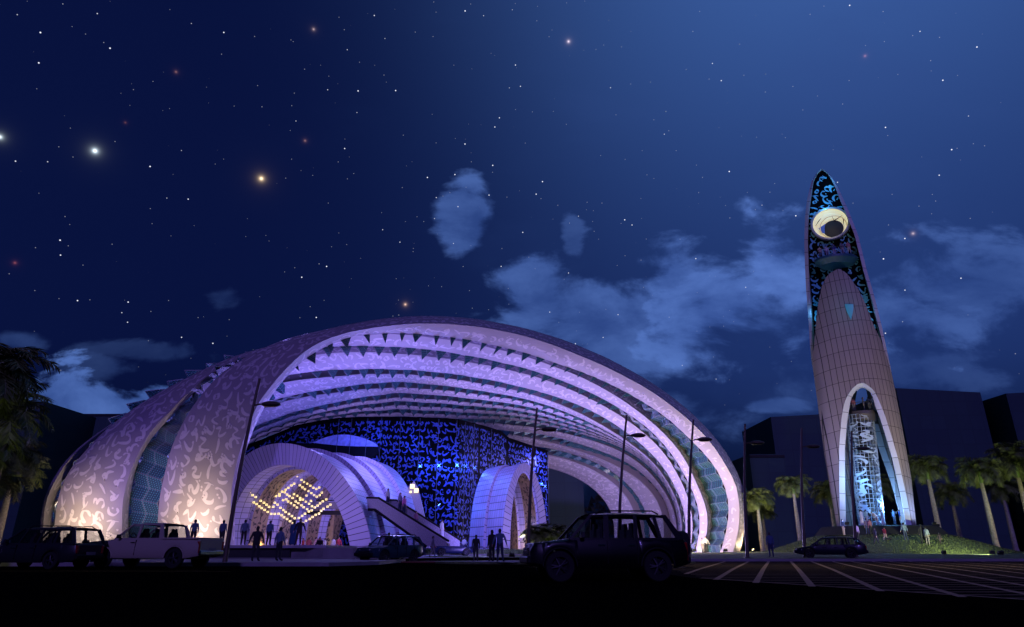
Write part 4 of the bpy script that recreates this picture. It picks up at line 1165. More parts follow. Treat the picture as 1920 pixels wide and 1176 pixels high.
for i, (px, cy, Y, v, lb) in enumerate([(-120, 700, 30, 2, 'tall near palm tree leaning into the left edge with drooping fronds, topmost crown'), (-70, 775, 37, 0, 'palm tree at the left edge, second crown from the top'),
                       (-95, 820, 40, 1, 'palm tree mostly cut off by the left edge behind the nearest one'), (-38, 850, 47, 2, 'palm tree in the left cluster, fourth back'), (-8, 880, 56, 0, 'farthest palm tree in the left cluster nearest the canopy'), (-45, 905, 52, 1, 'slender palm tree in the left cluster behind the parked silver-grey car')]):
    o = place_palm(v, px, cy, 1020, Y, lb, group='palm trees at the left edge'); s = o.scale[2]; o.scale = (max(1, s * .95), max(1, s * .95), s)
# short shrub palms by the right vault
def shrub_palm(px, Y, s, label):
    a, b, c = palm_mesh(int(px), .5, n=26, fl=1.9, tr=.18); root = bpy.data.objects.new('dwarf_palm', None); col.objects.link(root)
    a.build('trunk', M_trunk, root); c.build('crown', M_frond, root)
    p = onY(px, 1030, Y); root.location = (p.x, Y, gz(Y)); root.scale = (s, s, s * .85); tag(root, label, 'palm', 'dwarf palms by the right arch')
shrub_palm(1012, 58, 1.05, 'leftmost low dwarf palm beside the small arch entrance'); shrub_palm(1033, 60, 1.1, 'middle low dwarf palm between the arch and the black off-roader'); shrub_palm(1050, 59, .95, 'rightmost low dwarf palm behind the black off-roader bonnet')
# low planting strip
mb = MB(); rnd = random.Random(4)
for i in range(5200):
    x = rnd.uniform(-11, 7); y = rnd.uniform(71.2, 73.5); z = gz(y) + .1; h = rnd.uniform(.15, .55); d = rnd.uniform(0, PI); dx, dy = math.cos(d) * .06, math.sin(d) * .06; l = rnd.uniform(-.15, .15)
    mb.add([(x - dx, y - dy, z), (x + dx, y + dy, z), (x + dx + l, y + dy, z + h * .7), (x + l * 1.5, y, z + h)], [(0, 1, 2, 3)])
tag(mb.build('ground_cover', mat('planting', (.10, .15, .06), .7, noise=.4, nscale=2)), 'low green planting strip in front of the small arch entrance', 'planting', kind='stuff')

# ------------------------------------------------------------------ background buildings
def block(px0, px1, ytop, Y, depth, label, m, skew=0):
    a, b = onY(px0, ytop, Y), onY(px1, ytop + skew, Y); w = b.x - a.x; h = a.z - .4; h2 = b.z - .4
    e = empty('tower_block', ((a.x + b.x) / 2, Y, .4), label, 'building', 'dark buildings beyond the plaza')
    mb = MB()
    vs = [(-w / 2, 0, 0), (w / 2, 0, 0), (w / 2, depth, 0), (-w / 2, depth, 0), (-w / 2, 0, h), (w / 2, 0, h2), (w / 2, depth, h2), (-w / 2, depth, h)]
    uq = lambda *k: [(vs[i][0] + vs[i][1], vs[i][2]) for i in k]
    mb.add(vs, [(0, 1, 5, 4), (1, 2, 6, 5), (2, 3, 7, 6), (3, 0, 4, 7)], 0, [uq(0, 1, 5, 4), uq(1, 2, 6, 5), uq(2, 3, 7, 6), uq(3, 0, 4, 7)])
    mb.build('facade', m, e)
    mb = MB(); mb.add([(x, y, z + .01) for x, y, z in vs[4:]], [(0, 1, 2, 3)]); 
    mb.box((0, -.08, min(h, h2) - .4), (w, .16, .5)) if abs(h - h2) < .5 else None
    mb.build('roof', M_dark, e)
M_far = panelled('far_facade', (.022, .065, .065), (.018, .055, .055), 3.2, 3.6, .2, rough=.6)
block(1445, 1560, 782, 150, 20, 'dark low block behind the palms left of the tower', M_far, -6)
block(1680, 1838, 728, 165, 26, 'wide dark office block directly right of the tower', M_far, 8)
block(1886, 2080, 738, 160, 26, 'dark block cut off by the right edge of the picture', M_far, -10)
block(1405, 1470, 852, 130, 12, 'lowest dark block just right of the canopy foot', M_far)
block(-160, 84, 745, 150, 26, 'dark block behind the left palms', M_far, 8)
block(40, 270, 776, 170, 20, 'long flat-roofed dark block behind the left of the canopy', M_far)
block(1020, 1092, 858, 150, 6, 'dark glass wing seen between the blue wall and the rear shell of the canopy', M_far)
# dark tree belt on the horizon
mb = MB(); rnd = random.Random(8)
for i in range(9000):
    x = rnd.uniform(-230, 260); y = rnd.uniform(176, 190) ; z = rnd.uniform(0, 1) ** 1.2 * (9 + 3 * math.sin(x * .07) + 2 * math.sin(x * .31)); s = rnd.uniform(.8, 1.8)
    a = rnd.uniform(0, PI); dx, dy = math.cos(a) * s, math.sin(a) * s
    mb.add([(x - dx, y - dy, z + .4), (x + dx, y + dy, z + .4 + rnd.uniform(-.5, .5)), (x + dx * .4, y, z + s * 1.3)], [(0, 1, 2)])
tag(mb.build('tree_belt', mat('far_foliage', (.03, .045, .02), .9)), 'dark belt of distant trees along the horizon', 'trees', kind='stuff')

# ------------------------------------------------------------------ vehicles
def wheel(parent, x, y, r, w, side):
    mb = MB(); mb.lathe([(r * .62, -w / 2), (r * .93, -w / 2), (r, -w * .36), (r, w * .36), (r * .93, w / 2), (r * .62, w / 2)], (0, 0, 0), 28, 0, 'y')
    hub = bpy.data.objects.new('wheel', None); col.objects.link(hub); hub.parent = parent; hub.location = (x, y, r)
    mb.build('tyre', M_rubber, hub, smooth=True, angle=30)
    mb = MB(); s = side * w * .36
    mb.lathe([(r * .63, s), (r * .60, s - side * .03), (r * .55, s - side * .05)], (0, 0, 0), 28, 0, 'y')
    mb.lathe([(r * .62, -s), (r * .55, -s * .2), (.01, -s * .2)], (0, 0, 0), 20, 1, 'y')
    for k in range(5):
        a = 2 * PI * k / 5
        for d in (-.16, .16):
            p0 = Vector((math.cos(a) * r * .1, s - side * .01, math.sin(a) * r * .1)); p1 = Vector((math.cos(a + d) * r * .60, s - side * .03, math.sin(a + d) * r * .60))
            mb.tube([p0, p1], [r * .075, r * .055], 5)
    mb.lathe([(.01, s + side * .01), (r * .12, s), (r * .14, s - side * .04)], (0, 0, 0), 12, 0, 'y')
    mb.build('rim', [M_rim, M_plastic], hub, smooth=True, angle=35)
def car(name, label, X, Y, z, yaw, L_, W, H, belt, sill, top, cab, xw, r, paint, pillars, bed=None, rails=False, spare=False, roofw=.76, cats='car', group='parked cars', boxy=0.):
    """top: [(x,z)] upper line of the lower body front(+)->rear(-); cab=(a0,a1,r1,r0) x of screen base/top, rear top/base"""
    e = empty(name, (X, Y, z), label, cats, group, R(yaw))
    xf, xr = L_ / 2, -L_ / 2
    tp = sorted(top)
    def zt(x): return lin(tp, x)
    def hw(x):
        t = abs(x) / (L_ / 2); return W / 2 * (1 - (.16 - boxy * .08) * max(0, (t - .72) / .28) ** 2 - .02 * t)
    def zb(x):
        b = sill + (.10 * max(0, (abs(x) / (L_ / 2) - .8) / .2))
        for w_ in xw:
            ra = r * 1.17; d = abs(x - w_)
            if d < ra: b = max(b, r + math.sqrt(ra * ra - d * d))
        return b
    xs = set([xr + L_ * i / 44 for i in range(45)])
    for w_ in xw:
        for k in range(13): xs.add(w_ + r * 1.17 * math.cos(PI * k / 12))
    for x, _ in tp: xs.add(x)
    xs = sorted(x for x in xs if xr <= x <= xf)
    mb = MB(); P = []
    for x in xs:
        w_ = hw(x); b = zb(x); t = zt(x); b = min(b, t - .05)
        end = max(0, (abs(x) / (L_ / 2) - .96) / .04)
        sh = [(.93, b), (1.0, b + (t - b) * .12), (1.015, b + (t - b) * .5), (.985, b + (t - b) * .80), (.955, t - .035), (.90, t)]
        row = [(x, w_ * q, zz) for q, zz in sh]; row += [(x, -yy, zz) for (_, yy, zz) in row[::-1]]
        P.append(row)
    mb.grid(P, 0)
    mb.grid([[p[5], p[6]] for p in P], 0)
    mb.add(P[0], [tuple(range(12))], 0); mb.add(P[-1], [tuple(range(12))[::-1]], 0)
    # underside
    mb.grid([[(x, -hw(x) * .8, sill + .02), (x, hw(x) * .8, sill + .02)] for x in xs], 1)
    # inner wheel housings
    for w_ in xw: mb.box((w_, 0, r * 1.35), (r * 2.2, W * .6, r * .9), 1)
    mb.build('body', [paint, M_plastic], e, smooth=True, angle=35)
    # wheel arch lips
    for w_ in xw:
        for s in (-1, 1):
            q = MB(); q.tube([(w_ + r * 1.18 * math.cos(a), s * (hw(w_) * 1.0), r + r * 1.18 * math.sin(a)) for a in [PI * k / 14 for k in range(15)]], .03, 6); q.build('wheel_arch', M_plastic if not bed else paint, e, smooth=True)
    # cabin
    a0, a1, r1, r0 = cab; yb = W / 2 * .93; yt = W / 2 * roofw
    mb = MB(); P = []
    for i in range(9):
        x = a1 + (r1 - a1) * i / 8; cz = H - .05 - .035 * ((i - 4) / 4) ** 2
        P.append([(x, yt * 1.02, cz - .07), (x, yt * .98, cz - .01), (x, yt * .7, cz + .03), (x, 0, cz + .045), (x, -yt * .7, cz + .03), (x, -yt * .98, cz - .01), (x, -yt * 1.02, cz - .07)])
    mb.grid(P, 0); mb.grid([[Vector(p) - Vector((0, 0, .07)) * (1 if 0 < k < 6 else .0) for k, p in enumerate(row)] for row in P][::-1], 0)
    zr = H - .11
    def pill(xb_, xt_, s, w0=.05, m=0, zb_=None, wt=None):
        zb_ = belt - .02 if zb_ is None else zb_; wt = wt or w0
        mb.slab((xb_ + w0, s * yb, zb_), (xb_ - w0, s * yb, zb_), (xt_ - wt, s * yt, zr + .03), (xt_ + wt, s * yt, zr + .03), .05, m)
    for s in (-1, 1):
        pill(a0, a1, s, .05); pill(r0, r1, s, .10 if not bed else .12, wt=.07)
        for xb_, xt_, w_ in pillars: pill(xb_, xt_, s, w_)
        # waist rail
        mb.slab((a0, s * yb, belt - .05), (r0, s * yb, belt - .05), (r0, s * yb * .99, belt + .02), (a0, s * yb * .99, belt + .02), .05, 0)
    mb.build('roof', [paint], e, smooth=True, angle=30)
    g = MB(); g.slab((a0, yb * .95, belt), (a0, -yb * .95, belt), (a1 + .03, -yt * .97, zr), (a1 + .03, yt * .97, zr), .01); g.build('windscreen', M_glass, e)
    g = MB(); g.slab((r0, yb * .92, belt), (r0, -yb * .92, belt), (r1 - .03, -yt * .95, zr), (r1 - .03, yt * .95, zr), .01); g.build('rear_window', M_glass, e)
    edges = [(a0, a1)] + [(p[0], p[1]) for p in pillars] + [(r0, r1)]
    for s in (-1, 1):
        for (b0, t0), (b1, t1) in zip(edges, edges[1:]):
            g = MB(); g.slab((b0, s * yb * .985, belt), (b1, s * yb * .985, belt), (t1, s * yt * .99, zr), (t0, s * yt * .99, zr), .008); g.build('side_window', M_glass, e)
    # seats and steering wheel
    rows_ = [a1 - .35, a1 - 1.25] if not bed else [a1 - .30, a1 - 1.15]
    for xx in rows_:
        if xx < r0 + .1: continue
        for s in (-1, 1):
            g = MB(); g.box((xx, s * W * .2, belt + .05), (.18, .52, .42), 0, taper=.85); g.box((xx - .02, s * W * .2, belt + .34), (.12, .32, .18), 0, taper=.85); g.tube([(xx, s * W * .2 - .05, belt + .1), (xx, s * W * .2 - .05, belt + .25)], .01, 4); g.tube([(xx, s * W * .2 + .05, belt + .1), (xx, s * W * .2 + .05, belt + .25)], .01, 4)
            o = g.build('seat', M_seat, e); o.modifiers.new('b', 'BEVEL').width = .03
    g = MB(); c = Vector((a1 - .0 + .25, W * .2, belt + .05)); g.tube([c + Vector((.06 * math.sin(t), .19 * math.cos(t), .19 * math.sin(t))) for t in [2 * PI * k / 18 for k in range(19)]], .018, 6); g.tube([c + Vector((0, -.18, 0)), c + Vector((0, .18, 0))], .02, 5); g.build('steering_wheel', M_plastic, e)
    # mirrors, handles, lamps, bumpers
    for s in (-1, 1):
        g = MB(); g.box((a0 - .32, s * (W / 2 + .10), belt + .09), (.12, .22, .16), 0, taper=.8); g.tube([(a0 - .3, s * (W / 2 - .06), belt + .03), (a0 - .3, s * (W / 2 + .05), belt + .06)], .025, 5)
        o = g.build('wing_mirror', paint if not bed else M_plastic, e); o.modifiers.new('b', 'BEVEL').width = .03
        hx = [p[0] + .16 for p in pillars if p[0] > xw[1] + .1][:2]
        for x in hx or [0]:
            g = MB(); g.box((x, s * (hw(x) * 1.0 + .015), belt - .17), (.2, .03, .035)); g.build('door_handle', M_chrome if not bed else M_plastic, e)
        zf = zt(xf - .12) - .06
        g = MB(); g.slab((xf - .01, s * hw(xf) * .55, zf - .12), (xf - .42, s * (hw(xf - .4) * 1.0 + .005), zf - .08), (xf - .46, s * (hw(xf - .4) * .985 + .005), zf + .05), (xf - .04, s * hw(xf) * .52, zf + .03), .05); g.build('headlight', M_head, e)
        zr_ = zt(xr + .1) - .2
        hh = .5 if bed or spare else .32
        g = MB(); g.box((xr + .06, s * (hw(xr) * .93), zr_ - hh / 2 + .1), (.16, .13, hh)); o = g.build('tail_light', M_tail, e); o.modifiers.new('b', 'BEVEL').width = .02
    zf = zt(xf - .12)
    g = MB(); g.box((xf + .0, 0, zf - .22), (.05, W * .5, .20))
    g.build('grille', M_plastic, e)
    g = MB()
    for k in range(4): g.box((xf + .03, 0, zf - .29 + .05 * k), (.02, W * .48, .015))
    g.build('grille_bars', M_chrome, e)
    for x, s in ((xf, 1), (xr, -1)):
        g = MB(); g.box((x + s * .02, 0, sill + .22), (.16, W * .86, .20)); o = g.build('bumper', M_plastic if not bed or s > 0 else M_chrome, e); o.modifiers.new('b', 'BEVEL').width = .04
    g = MB(); g.box((xr - .075, 0, sill + .36), (.015, .5, .12)); g.build('number_plate', M_conc, e)
    for w_ in xw:
        for s in (-1, 1): wheel(e, w_, s * (W / 2 - .12), r, .23, s)
    if rails:
        for s in (-1, 1):
            g = MB(); g.tube([(a1 - .15, s * yt * .9, H - .06), (a1 - .3, s * yt * .9, H + .03), (r1 + .3, s * yt * .9, H + .03), (r1 + .12, s * yt * .9, H - .06)], .022, 6); g.build('roof_rail', M_plastic, e)
    if bed:
        zb0 = bed[2]; x0, x1 = bed[0], bed[1]
        g = MB()
        for s in (-1, 1): g.box(((x0 + x1) / 2, s * (W / 2 * .93), zb0 + .02), (abs(x0 - x1), .12, .07))
        g.box((x1 + .03, 0, zb0 + .01), (.08, W * .86, .09)); g.build('bed_rail', paint, e)
        g = MB(); g.box(((x0 + x1) / 2, 0, zb0 + .006), (abs(x0 - x1) - .15, W * .84, .01)); g.build('bed_liner', M_plastic, e)
        g = MB(); g.box((x1 - .02, 0, zb0 - .22), (.03, W * .74, .36)); o = g.build('tailgate', paint, e); o.modifiers.new('b', 'BEVEL').width = .02
    if spare:
        g = MB(); g.lathe([(.01, -.13), (.34, -.13), (.37, -.08), (.37, .08), (.34, .1), (.01, .1)], (xr - .16, 0, .98), 28, 0, 'x'); g.build('spare_wheel', M_rubber, e, smooth=True, angle=40)
    # door seams
    for xb_, xt_, w_ in pillars:
        if xb_ > xw[1]:
            for s in (-1, 1):
                g = MB(); g.box((xb_, s * (hw(xb_) * 1.0), (sill + belt) / 2 + .03), (.012, .06, belt - sill - .18)); g.build('door_seam', M_plastic, e)
    return e
def paint(name, c, rough=.18): 
    m = mat(name, c, rough + .15, spec=.25); m.node_tree.nodes['Principled BSDF'].inputs['Coat Weight'].default_value = .15; return m
car('parked_car', 'dark silver-blue estate car cut off by the left edge, tail towards the pickup', -20.4, 30.2, .12, 171, 4.75, 1.86, 1.70, 1.02, .26,
    [(2.37, .62), (2.2, .78), (1.2, .95), (1.0, 1.02), (-2.3, 1.04), (-2.37, .95)], (1.15, .35, -2.0, -2.28), (1.45, -1.35), .35, paint('silver_blue_paint', (.014, .016, .018)), [(.35, .12, .035), (-.55, -.62, .045), (-1.35, -1.35, .05)], rails=True)
car('pickup_truck', 'white double-cab pickup truck parked before the glowing left shell', -16.2, 31.6, .12, 168.5, 5.7, 1.98, 1.93, 1.24, .42,
    [(2.85, .98), (2.7, 1.10), (1.5, 1.20), (1.3, 1.24), (-.95, 1.24), (-1.0, 1.22), (-2.85, 1.22)], (1.38, .62, -.80, -.98), (1.85, -1.75), .42, paint('white_paint', (.34, .30, .22), .4), [(.22, .20, .06)], bed=(-1.05, -2.78, 1.22), boxy=1, cats='pickup truck', roofw=.80)
car('parked_car', 'dark teal crossover facing the camera beside the terrace, with people behind it', -7.8, 44.6, .12, 236, 4.55, 1.84, 1.66, 1.02, .28,
    [(2.27, .72), (2.1, .88), (1.1, .99), (.9, 1.03), (-2.2, 1.06), (-2.27, .95)], (1.1, .35, -1.85, -2.18), (1.38, -1.32), .36, paint('teal_paint', (.012, .035, .055)), [(.3, .12, .03), (-.5, -.55, .045), (-1.3, -1.35, .05)], rails=True)
car('parked_car', 'small blue hatchback in side view in front of the escalator foot', -5.75, 68, gz(68), 13, 3.9, 1.7, 1.46, .90, .22,
    [(1.95, .55), (1.85, .70), (1.0, .86), (.8, .90), (-1.85, .95), (-1.95, .85)], (.95, .2, -1.3, -1.8), (1.2, -1.2), .32, paint('blue_paint', (.004, .008, .035)), [(-.35, -.38, .04), (-1.15, -1.1, .04)])
car('off_roader', 'large black boxy off-roader with roof rails and spare wheel, nearest vehicle of all', 2.62, 20.15, gz(20.15), 186.5, 4.45, 1.90, 1.84, 1.12, .34,
    [(2.22, .80), (2.12, 1.0), (1.2, 1.10), (1.0, 1.13), (-2.15, 1.13), (-2.22, 1.05)], (1.12, .48, -1.62, -2.02), (1.42, -1.32), .40, paint('black_paint', (.002, .002, .003)), [(.1, .06, .07), (-.75, -.78, .05), (-1.45, -1.32, .05)], rails=True, spare=True, cats='off-roader', roofw=.80, boxy=.6)
car('parked_car', 'dark navy estate car parked below the grass mound by the tower', 23.25, 51.0, .30, 160, 4.7, 1.80, 1.50, .92, .24,
    [(2.35, .55), (2.2, .70), (1.2, .86), (1.0, .92), (-2.25, .96), (-2.35, .85)], (1.15, .35, -1.7, -2.22), (1.42, -1.32), .33, paint('navy_paint', (.003, .005, .015)), [(.25, .05, .03), (-.5, -.5, .045), (-1.3, -1.2, .05)], rails=True)
# ------------------------------------------------------------------ people
M_skin = [mat('skin_light', (.42, .24, .17), .6), mat('skin_tan', (.28, .15, .10), .6)]
M_hair = mat('dark_hair', (.012, .009, .008), .7)
CM = {}
def cloth(nm, c):
    if nm not in CM: CM[nm] = mat(nm, c, .85, noise=.08, nscale=9)
    return CM[nm]
def body_mesh(pose):
    J = {'pel': (0, 0, .95), 'spn': (0, .01, 1.12), 'chs': (0, 0, 1.32), 'nk0': (0, .01, 1.47), 'nk': (0, .0, 1.54), 'hd': (0, -.01, 1.62), 'top': (0, 0, 1.70)}
    rad = {'pel': (.15, .11), 'spn': (.135, .10), 'chs': (.165, .115), 'nk0': (.075, .07), 'nk': (.055, .055), 'hd': (.078, .092), 'top': (.06, .075)}
    E = [('pel', 'spn', 1), ('spn', 'chs', 1), ('chs', 'nk0', 1), ('nk0', 'nk', 3), ('nk', 'hd', 3), ('hd', 'top', 3)]
    J['nos'] = (0, -.125, 1.61); rad['nos'] = (.012, .012); E.append(('hd', 'nos', 3))
    for s, n in ((-1, 'l'), (1, 'r')):
        hp, kn, an, toe = (s * .095, 0, .90), (s * .11, -.01, .50), (s * .12, .02, .09), (s * .14, -.15, .04)
        sh, el, wr = (s * .19, 0, 1.42), (s * .245, .02, 1.13), (s * .25, -.03, .88)
        kn, an, toe, el, wr = [pose.get(k + n, v) for k, v in (('kn', kn), ('an', an), ('toe', toe), ('el', el), ('wr', wr))]
        J.update({'hp' + n: hp, 'kn' + n: kn, 'an' + n: an, 'toe' + n: toe, 'sh' + n: sh, 'el' + n: el, 'wr' + n: wr})
        rad.update({'hp' + n: (.09, .095), 'kn' + n: (.06, .065), 'an' + n: (.042, .045), 'toe' + n: (.042, .03), 'sh' + n: (.062, .062), 'el' + n: (.043, .045), 'wr' + n: (.028, .03)})
        E += [('pel', 'hp' + n, 2), ('hp' + n, 'kn' + n, 2), ('kn' + n, 'an' + n, 2), ('an' + n, 'toe' + n, 4), ('chs', 'sh' + n, 1), ('sh' + n, 'el' + n, 1), ('el' + n, 'wr' + n, pose.get('arm', 1))]
        w = Vector(wr); d = (w - Vector(el)).normalized(); sd = Vector((0, -1, 0)) if abs(d.z) > .6 else Vector((s, 0, 0))
        pm = w + d * .07; J['pm' + n] = tuple(pm); rad['pm' + n] = (.034, .02); E.append(('wr' + n, 'pm' + n, 3))
        for k, (o, l) in enumerate([(-.028, .07), (-.01, .085), (.01, .08), (.027, .062)]):
            a = pm + sd * o + d * .03; b = a + d * l * .55 + Vector((-s * .006, 0, 0)); c = b + d * l * .4 + Vector((-s * .018, -.004, 0))
            for q, pp in enumerate((a, b, c)): J['f%s%d%d' % (n, k, q)] = tuple(pp); rad['f%s%d%d' % (n, k, q)] = (.0095 - .001 * q,) * 2
            E += [('pm' + n, 'f%s%d0' % (n, k), 3), ('f%s%d0' % (n, k), 'f%s%d1' % (n, k), 3), ('f%s%d1' % (n, k), 'f%s%d2' % (n, k), 3)]
        t1 = w + d * .03 + sd * .04 + Vector((-s * .01, 0, 0)); t2 = t1 + d * .04 + sd * .012
        J['t1' + n] = tuple(t1); J['t2' + n] = tuple(t2); rad['t1' + n] = (.012, .012); rad['t2' + n] = (.009, .009)
        E += [('wr' + n, 't1' + n, 3), ('t1' + n, 't2' + n, 3)]
    bend = pose.get('bend', 0)
    if bend:
        M = Matrix.Rotation(R(bend), 4, 'X'); c = Vector((0, 0, .95))
        for k in list(J):
            if not k[:2] in ('hp', 'kn', 'an') and not k.startswith('toe') and k != 'pel' and (J[k][2] > .95 or k[:2] in ('el', 'wr', 'pm', 'sh') or k[0] in 'ft'):
                J[k] = tuple(M @ (Vector(J[k]) - c) + c)
    keys = list(J); idx = {k: i for i, k in enumerate(keys)}
    me = bpy.data.meshes.new('person'); me.from_pydata([J[k] for k in keys], [(idx[a], idx[b]) for a, b, _ in E], [])
    o = bpy.data.objects.new('tmp', me); col.objects.link(o)
    for k_ in rad: f_ = 1.12 if k_[0] in 'ft' and k_[:3] not in ('toe', 'top') else 1.28; rad[k_] = (rad[k_][0] * f_, rad[k_][1] * f_)
    o.modifiers.new('s', 'SKIN').use_smooth_shade = True; o.modifiers.new('u', 'SUBSURF').levels = 1
    o.modifiers['u'].render_levels = 1
    if not me.skin_vertices:
        bm = bmesh.new(); bm.from_mesh(me); bm.verts.layers.skin.verify(); bm.to_mesh(me); bm.free()
    for k in keys: me.skin_vertices[0].data[idx[k]].radius = rad[k]
    me.skin_vertices[0].data[idx['pel']].use_root = True
    dg = bpy.context.evaluated_depsgraph_get(); dg.update()
    r = bpy.data.meshes.new_from_object(o.evaluated_get(dg)); r.name = 'person'
    bpy.data.objects.remove(o)
    segs = [(Vector(J[a]), Vector(J[b]), m, (sum(rad[a]) + sum(rad[b])) / 4) for a, b, m in E]
    r.materials.clear()
    for _ in range(5): r.materials.append(M_hair)
    for p in r.polygons:
        c = p.center; best = (9, 1)
        for a, b, m, w in segs:
            ab_ = b - a; t = max(0, min(1, (c - a).dot(ab_) / ab_.length_squared)); d = (c - a - ab_ * t).length - w
            if d < best[0]: best = (d, m)
        p.material_index = best[1]
        if best[1] == 3 and c.z > 1.64 - (.0 if c.y < -.02 else .09) and c.z > 1.5: p.material_index = 0
    hd = Vector(J['hd']); return r, hd, bend
POSES = {
 'stand': {}, 'easy': {'ell': (-.27, .05, 1.15), 'wrl': (-.2, -.12, .98), 'knr': (.13, -.05, .5), 'anr': (.17, -.02, .09), 'toer': (.22, -.17, .04)},
 'walk': {'knl': (-.10, -.14, .52), 'anl': (-.10, -.22, .12), 'toel': (-.10, -.38, .10), 'knr': (.10, .02, .48), 'anr': (.10, .28, .16), 'toer': (.10, .16, .05), 'ell': (-.25, .12, 1.15), 'wrl': (-.25, .10, .92), 'elr': (.25, -.07, 1.14), 'wrr': (.24, -.22, .95)},
 'wide': {'elr': (.32, .02, 1.16), 'wrr': (.40, -.03, .94), 'ell': (-.32, .02, 1.16), 'wrl': (-.38, -.02, .94), 'knl': (-.14, 0, .5), 'anl': (-.19, .02, .09), 'toel': (-.23, -.14, .04)},
 'photo': {'ell': (-.22, -.16, 1.25), 'wrl': (-.08, -.34, 1.42), 'elr': (.22, -.16, 1.25), 'wrr': (.08, -.34, 1.42)},
 'bend': {'bend': 48, 'elr': (.22, -.10, 1.16), 'wrr': (.16, -.26, 1.04), 'ell': (-.22, -.1, 1.16), 'wrl': (-.16, -.26, 1.04)},
 'akimbo': {'elr': (.38, .06, 1.18), 'wrr': (.20, -.04, 1.02), 'ell': (-.38, .06, 1.18), 'wrl': (-.20, -.04, 1.02)},
}
BM = {}
def hair_mesh(hd, long=False):
    mb = MB(); P = []
    for i in range(8):
        ph = PI * .62 * i / 7; r = math.sin(ph); z = math.cos(ph)
        P.append([(hd.x + .087 * r * math.cos(a), hd.y + .015 + .102 * r * math.sin(a) + (.02 if z < 0 else 0), hd.z + .025 + .108 * z - (.07 * max(0, math.sin(a)) if i > 4 else 0) + (.05 * max(0, -math.sin(a)) if i > 4 else 0)) for a in [2 * PI * k / 16 for k in range(16)]])
    mb.grid(P, 0, closed=True)
    if long: mb.lathe([(.02, hd.z + .05), (.085, hd.z), (.09, hd.z - .12), (.07, hd.z - .25), (.02, hd.z - .27)], (hd.x, hd.y + .05, 0), 12, 0, 'z', 1, .6)
    me = mb.build('hair', M_hair, None, smooth=True); return me
def robe_obj(m):
    mb = MB(); mb.lathe([(.085, 1.47), (.19, 1.40), (.20, 1.2), (.19, 1.0), (.21, .8), (.24, .5), (.27, .2), (.28, .06), (.25, .05)], (0, 0, 0), 20, 0, 'z', 1, .72)
    return mb.build('robe', m, None, smooth=True)
def person(px, py, Y, face, pose, shirt, trou, label, group=None, h=1.75, skin=0, robe=None, hair='short', z=None, terr=False, shoe=(.01, .01, .01)):
    p = onY(px, py, Y)
    if terr:
        p = hit(px, py, 60); p.z = terrain(p.x, p.y) + .19
    elif z is not None: p.z = z
    if pose not in BM:
        BM[pose] = body_mesh(POSES[pose])
    me, hd, bend = BM[pose]
    o = bpy.data.objects.new('person', me); col.objects.link(o); o.location = p; s = h / 1.74
    o.scale = (s, s, s); o.rotation_euler = (0, 0, R(face))
    mats = [M_hair, cloth('cloth_%02d_%02d_%02d' % tuple(int(x * 99) for x in shirt), shirt), cloth('cloth_%02d_%02d_%02d' % tuple(int(x * 99) for x in trou), trou), M_skin[skin], cloth('shoe_leather', shoe)]
    for i, m in enumerate(mats): o.material_slots[i].link = 'OBJECT'; o.material_slots[i].material = m
    if hair:
        hm = hair_mesh(hd, hair == 'long'); hm.parent = o
    if robe:
        r = robe_obj(cloth('robe_%02d_%02d_%02d' % tuple(int(x * 99) for x in robe), robe)); r.parent = o
    return tag(o, label, 'person', group)
G1, G2, G3, G4, G5 = 'people in front of the hall', 'people inside the hall entrance', 'people around the tower foot', 'people on the upper tower balcony', 'people on the lower tower balcony'
BLK, NAVY, GREY, WHT, RED = (.015, .015, .018), (.03, .04, .09), (.14, .15, .18), (.62, .62, .64), (.32, .04, .04)
person(477, 1050, 36.6, 180, 'wide', BLK, BLK, 'person in black with loose jacket on the pavement, leftmost in front of the terrace', G1, z=.31)
person(521, 1048, 38, 150, 'wide', (.10, .15, .24), BLK, 'person in blue-grey shirt stepping along the pavement in front of the terrace', G1, z=.31)
person(455, 1022, 49.6, 190, 'stand', (.10, .14, .22), BLK, 'person in grey-blue shirt at the left end of the terrace beside the lamp post', G1, z=1.18)
person(503, 1021, 51, 170, 'easy', (.08, .14, .24), BLK, 'person in dark blue top on the terrace before the brightest gold wall', G1, z=1.18)
person(548, 1021, 50.5, 180, 'stand', (.02, .06, .16), (.02, .05, .14), 'person in long blue dress on the terrace under the chandelier', G1, z=1.18, robe=(.02, .06, .16), hair='long')
person(559, 1022, 50, 0, 'wide', (.03, .02, .03), (.06, .03, .03), 'person in dark jacket and brown trousers beside the blue dress', G1, z=1.18, h=1.85)
person(360, 1022, 50.5, 200, 'stand', (.06, .10, .18), BLK, 'person seen behind the pickup cab against the glowing shell', G1, z=1.18, h=1.8)
person(414, 1022, 50, 170, 'easy', (.06, .09, .17), BLK, 'person in blue top behind the pickup bed near the lamp post', G1, z=1.18)
crowd = [(494, WHT, 'white robe, leftmost in the vault', WHT), (501, (.7, .6, .6), 'pale top, second from the left in the vault', None), (534, WHT, 'white top left of the pair in the middle of the vault', WHT), (542, WHT, 'white robe right of the middle pair in the vault', WHT),
         (567, RED, 'red top right of the brown trousers in the vault', None), (578, (.35, .08, .08), 'dark red top under the dark screen', None), (591, (.6, .4, .42), 'pink top in the middle of the vault', None), (598, RED, 'red top next to the pink one in the vault', None),
         (608, WHT, 'white top between the two right screens', None), (624, WHT, 'white robe, rightmost in the vault opening', WHT), (634, (.35, .03, .04), 'bright red shirt at the right foot of the vault', None), (662, (.08, .05, .12), 'small purple top outside the vault wall', None), (681, (.14, .03, .06), 'dark red top by the vault wall left of the teal crossover', None),
         (701, RED, 'red shirt seen through the crossover windscreen', None)]
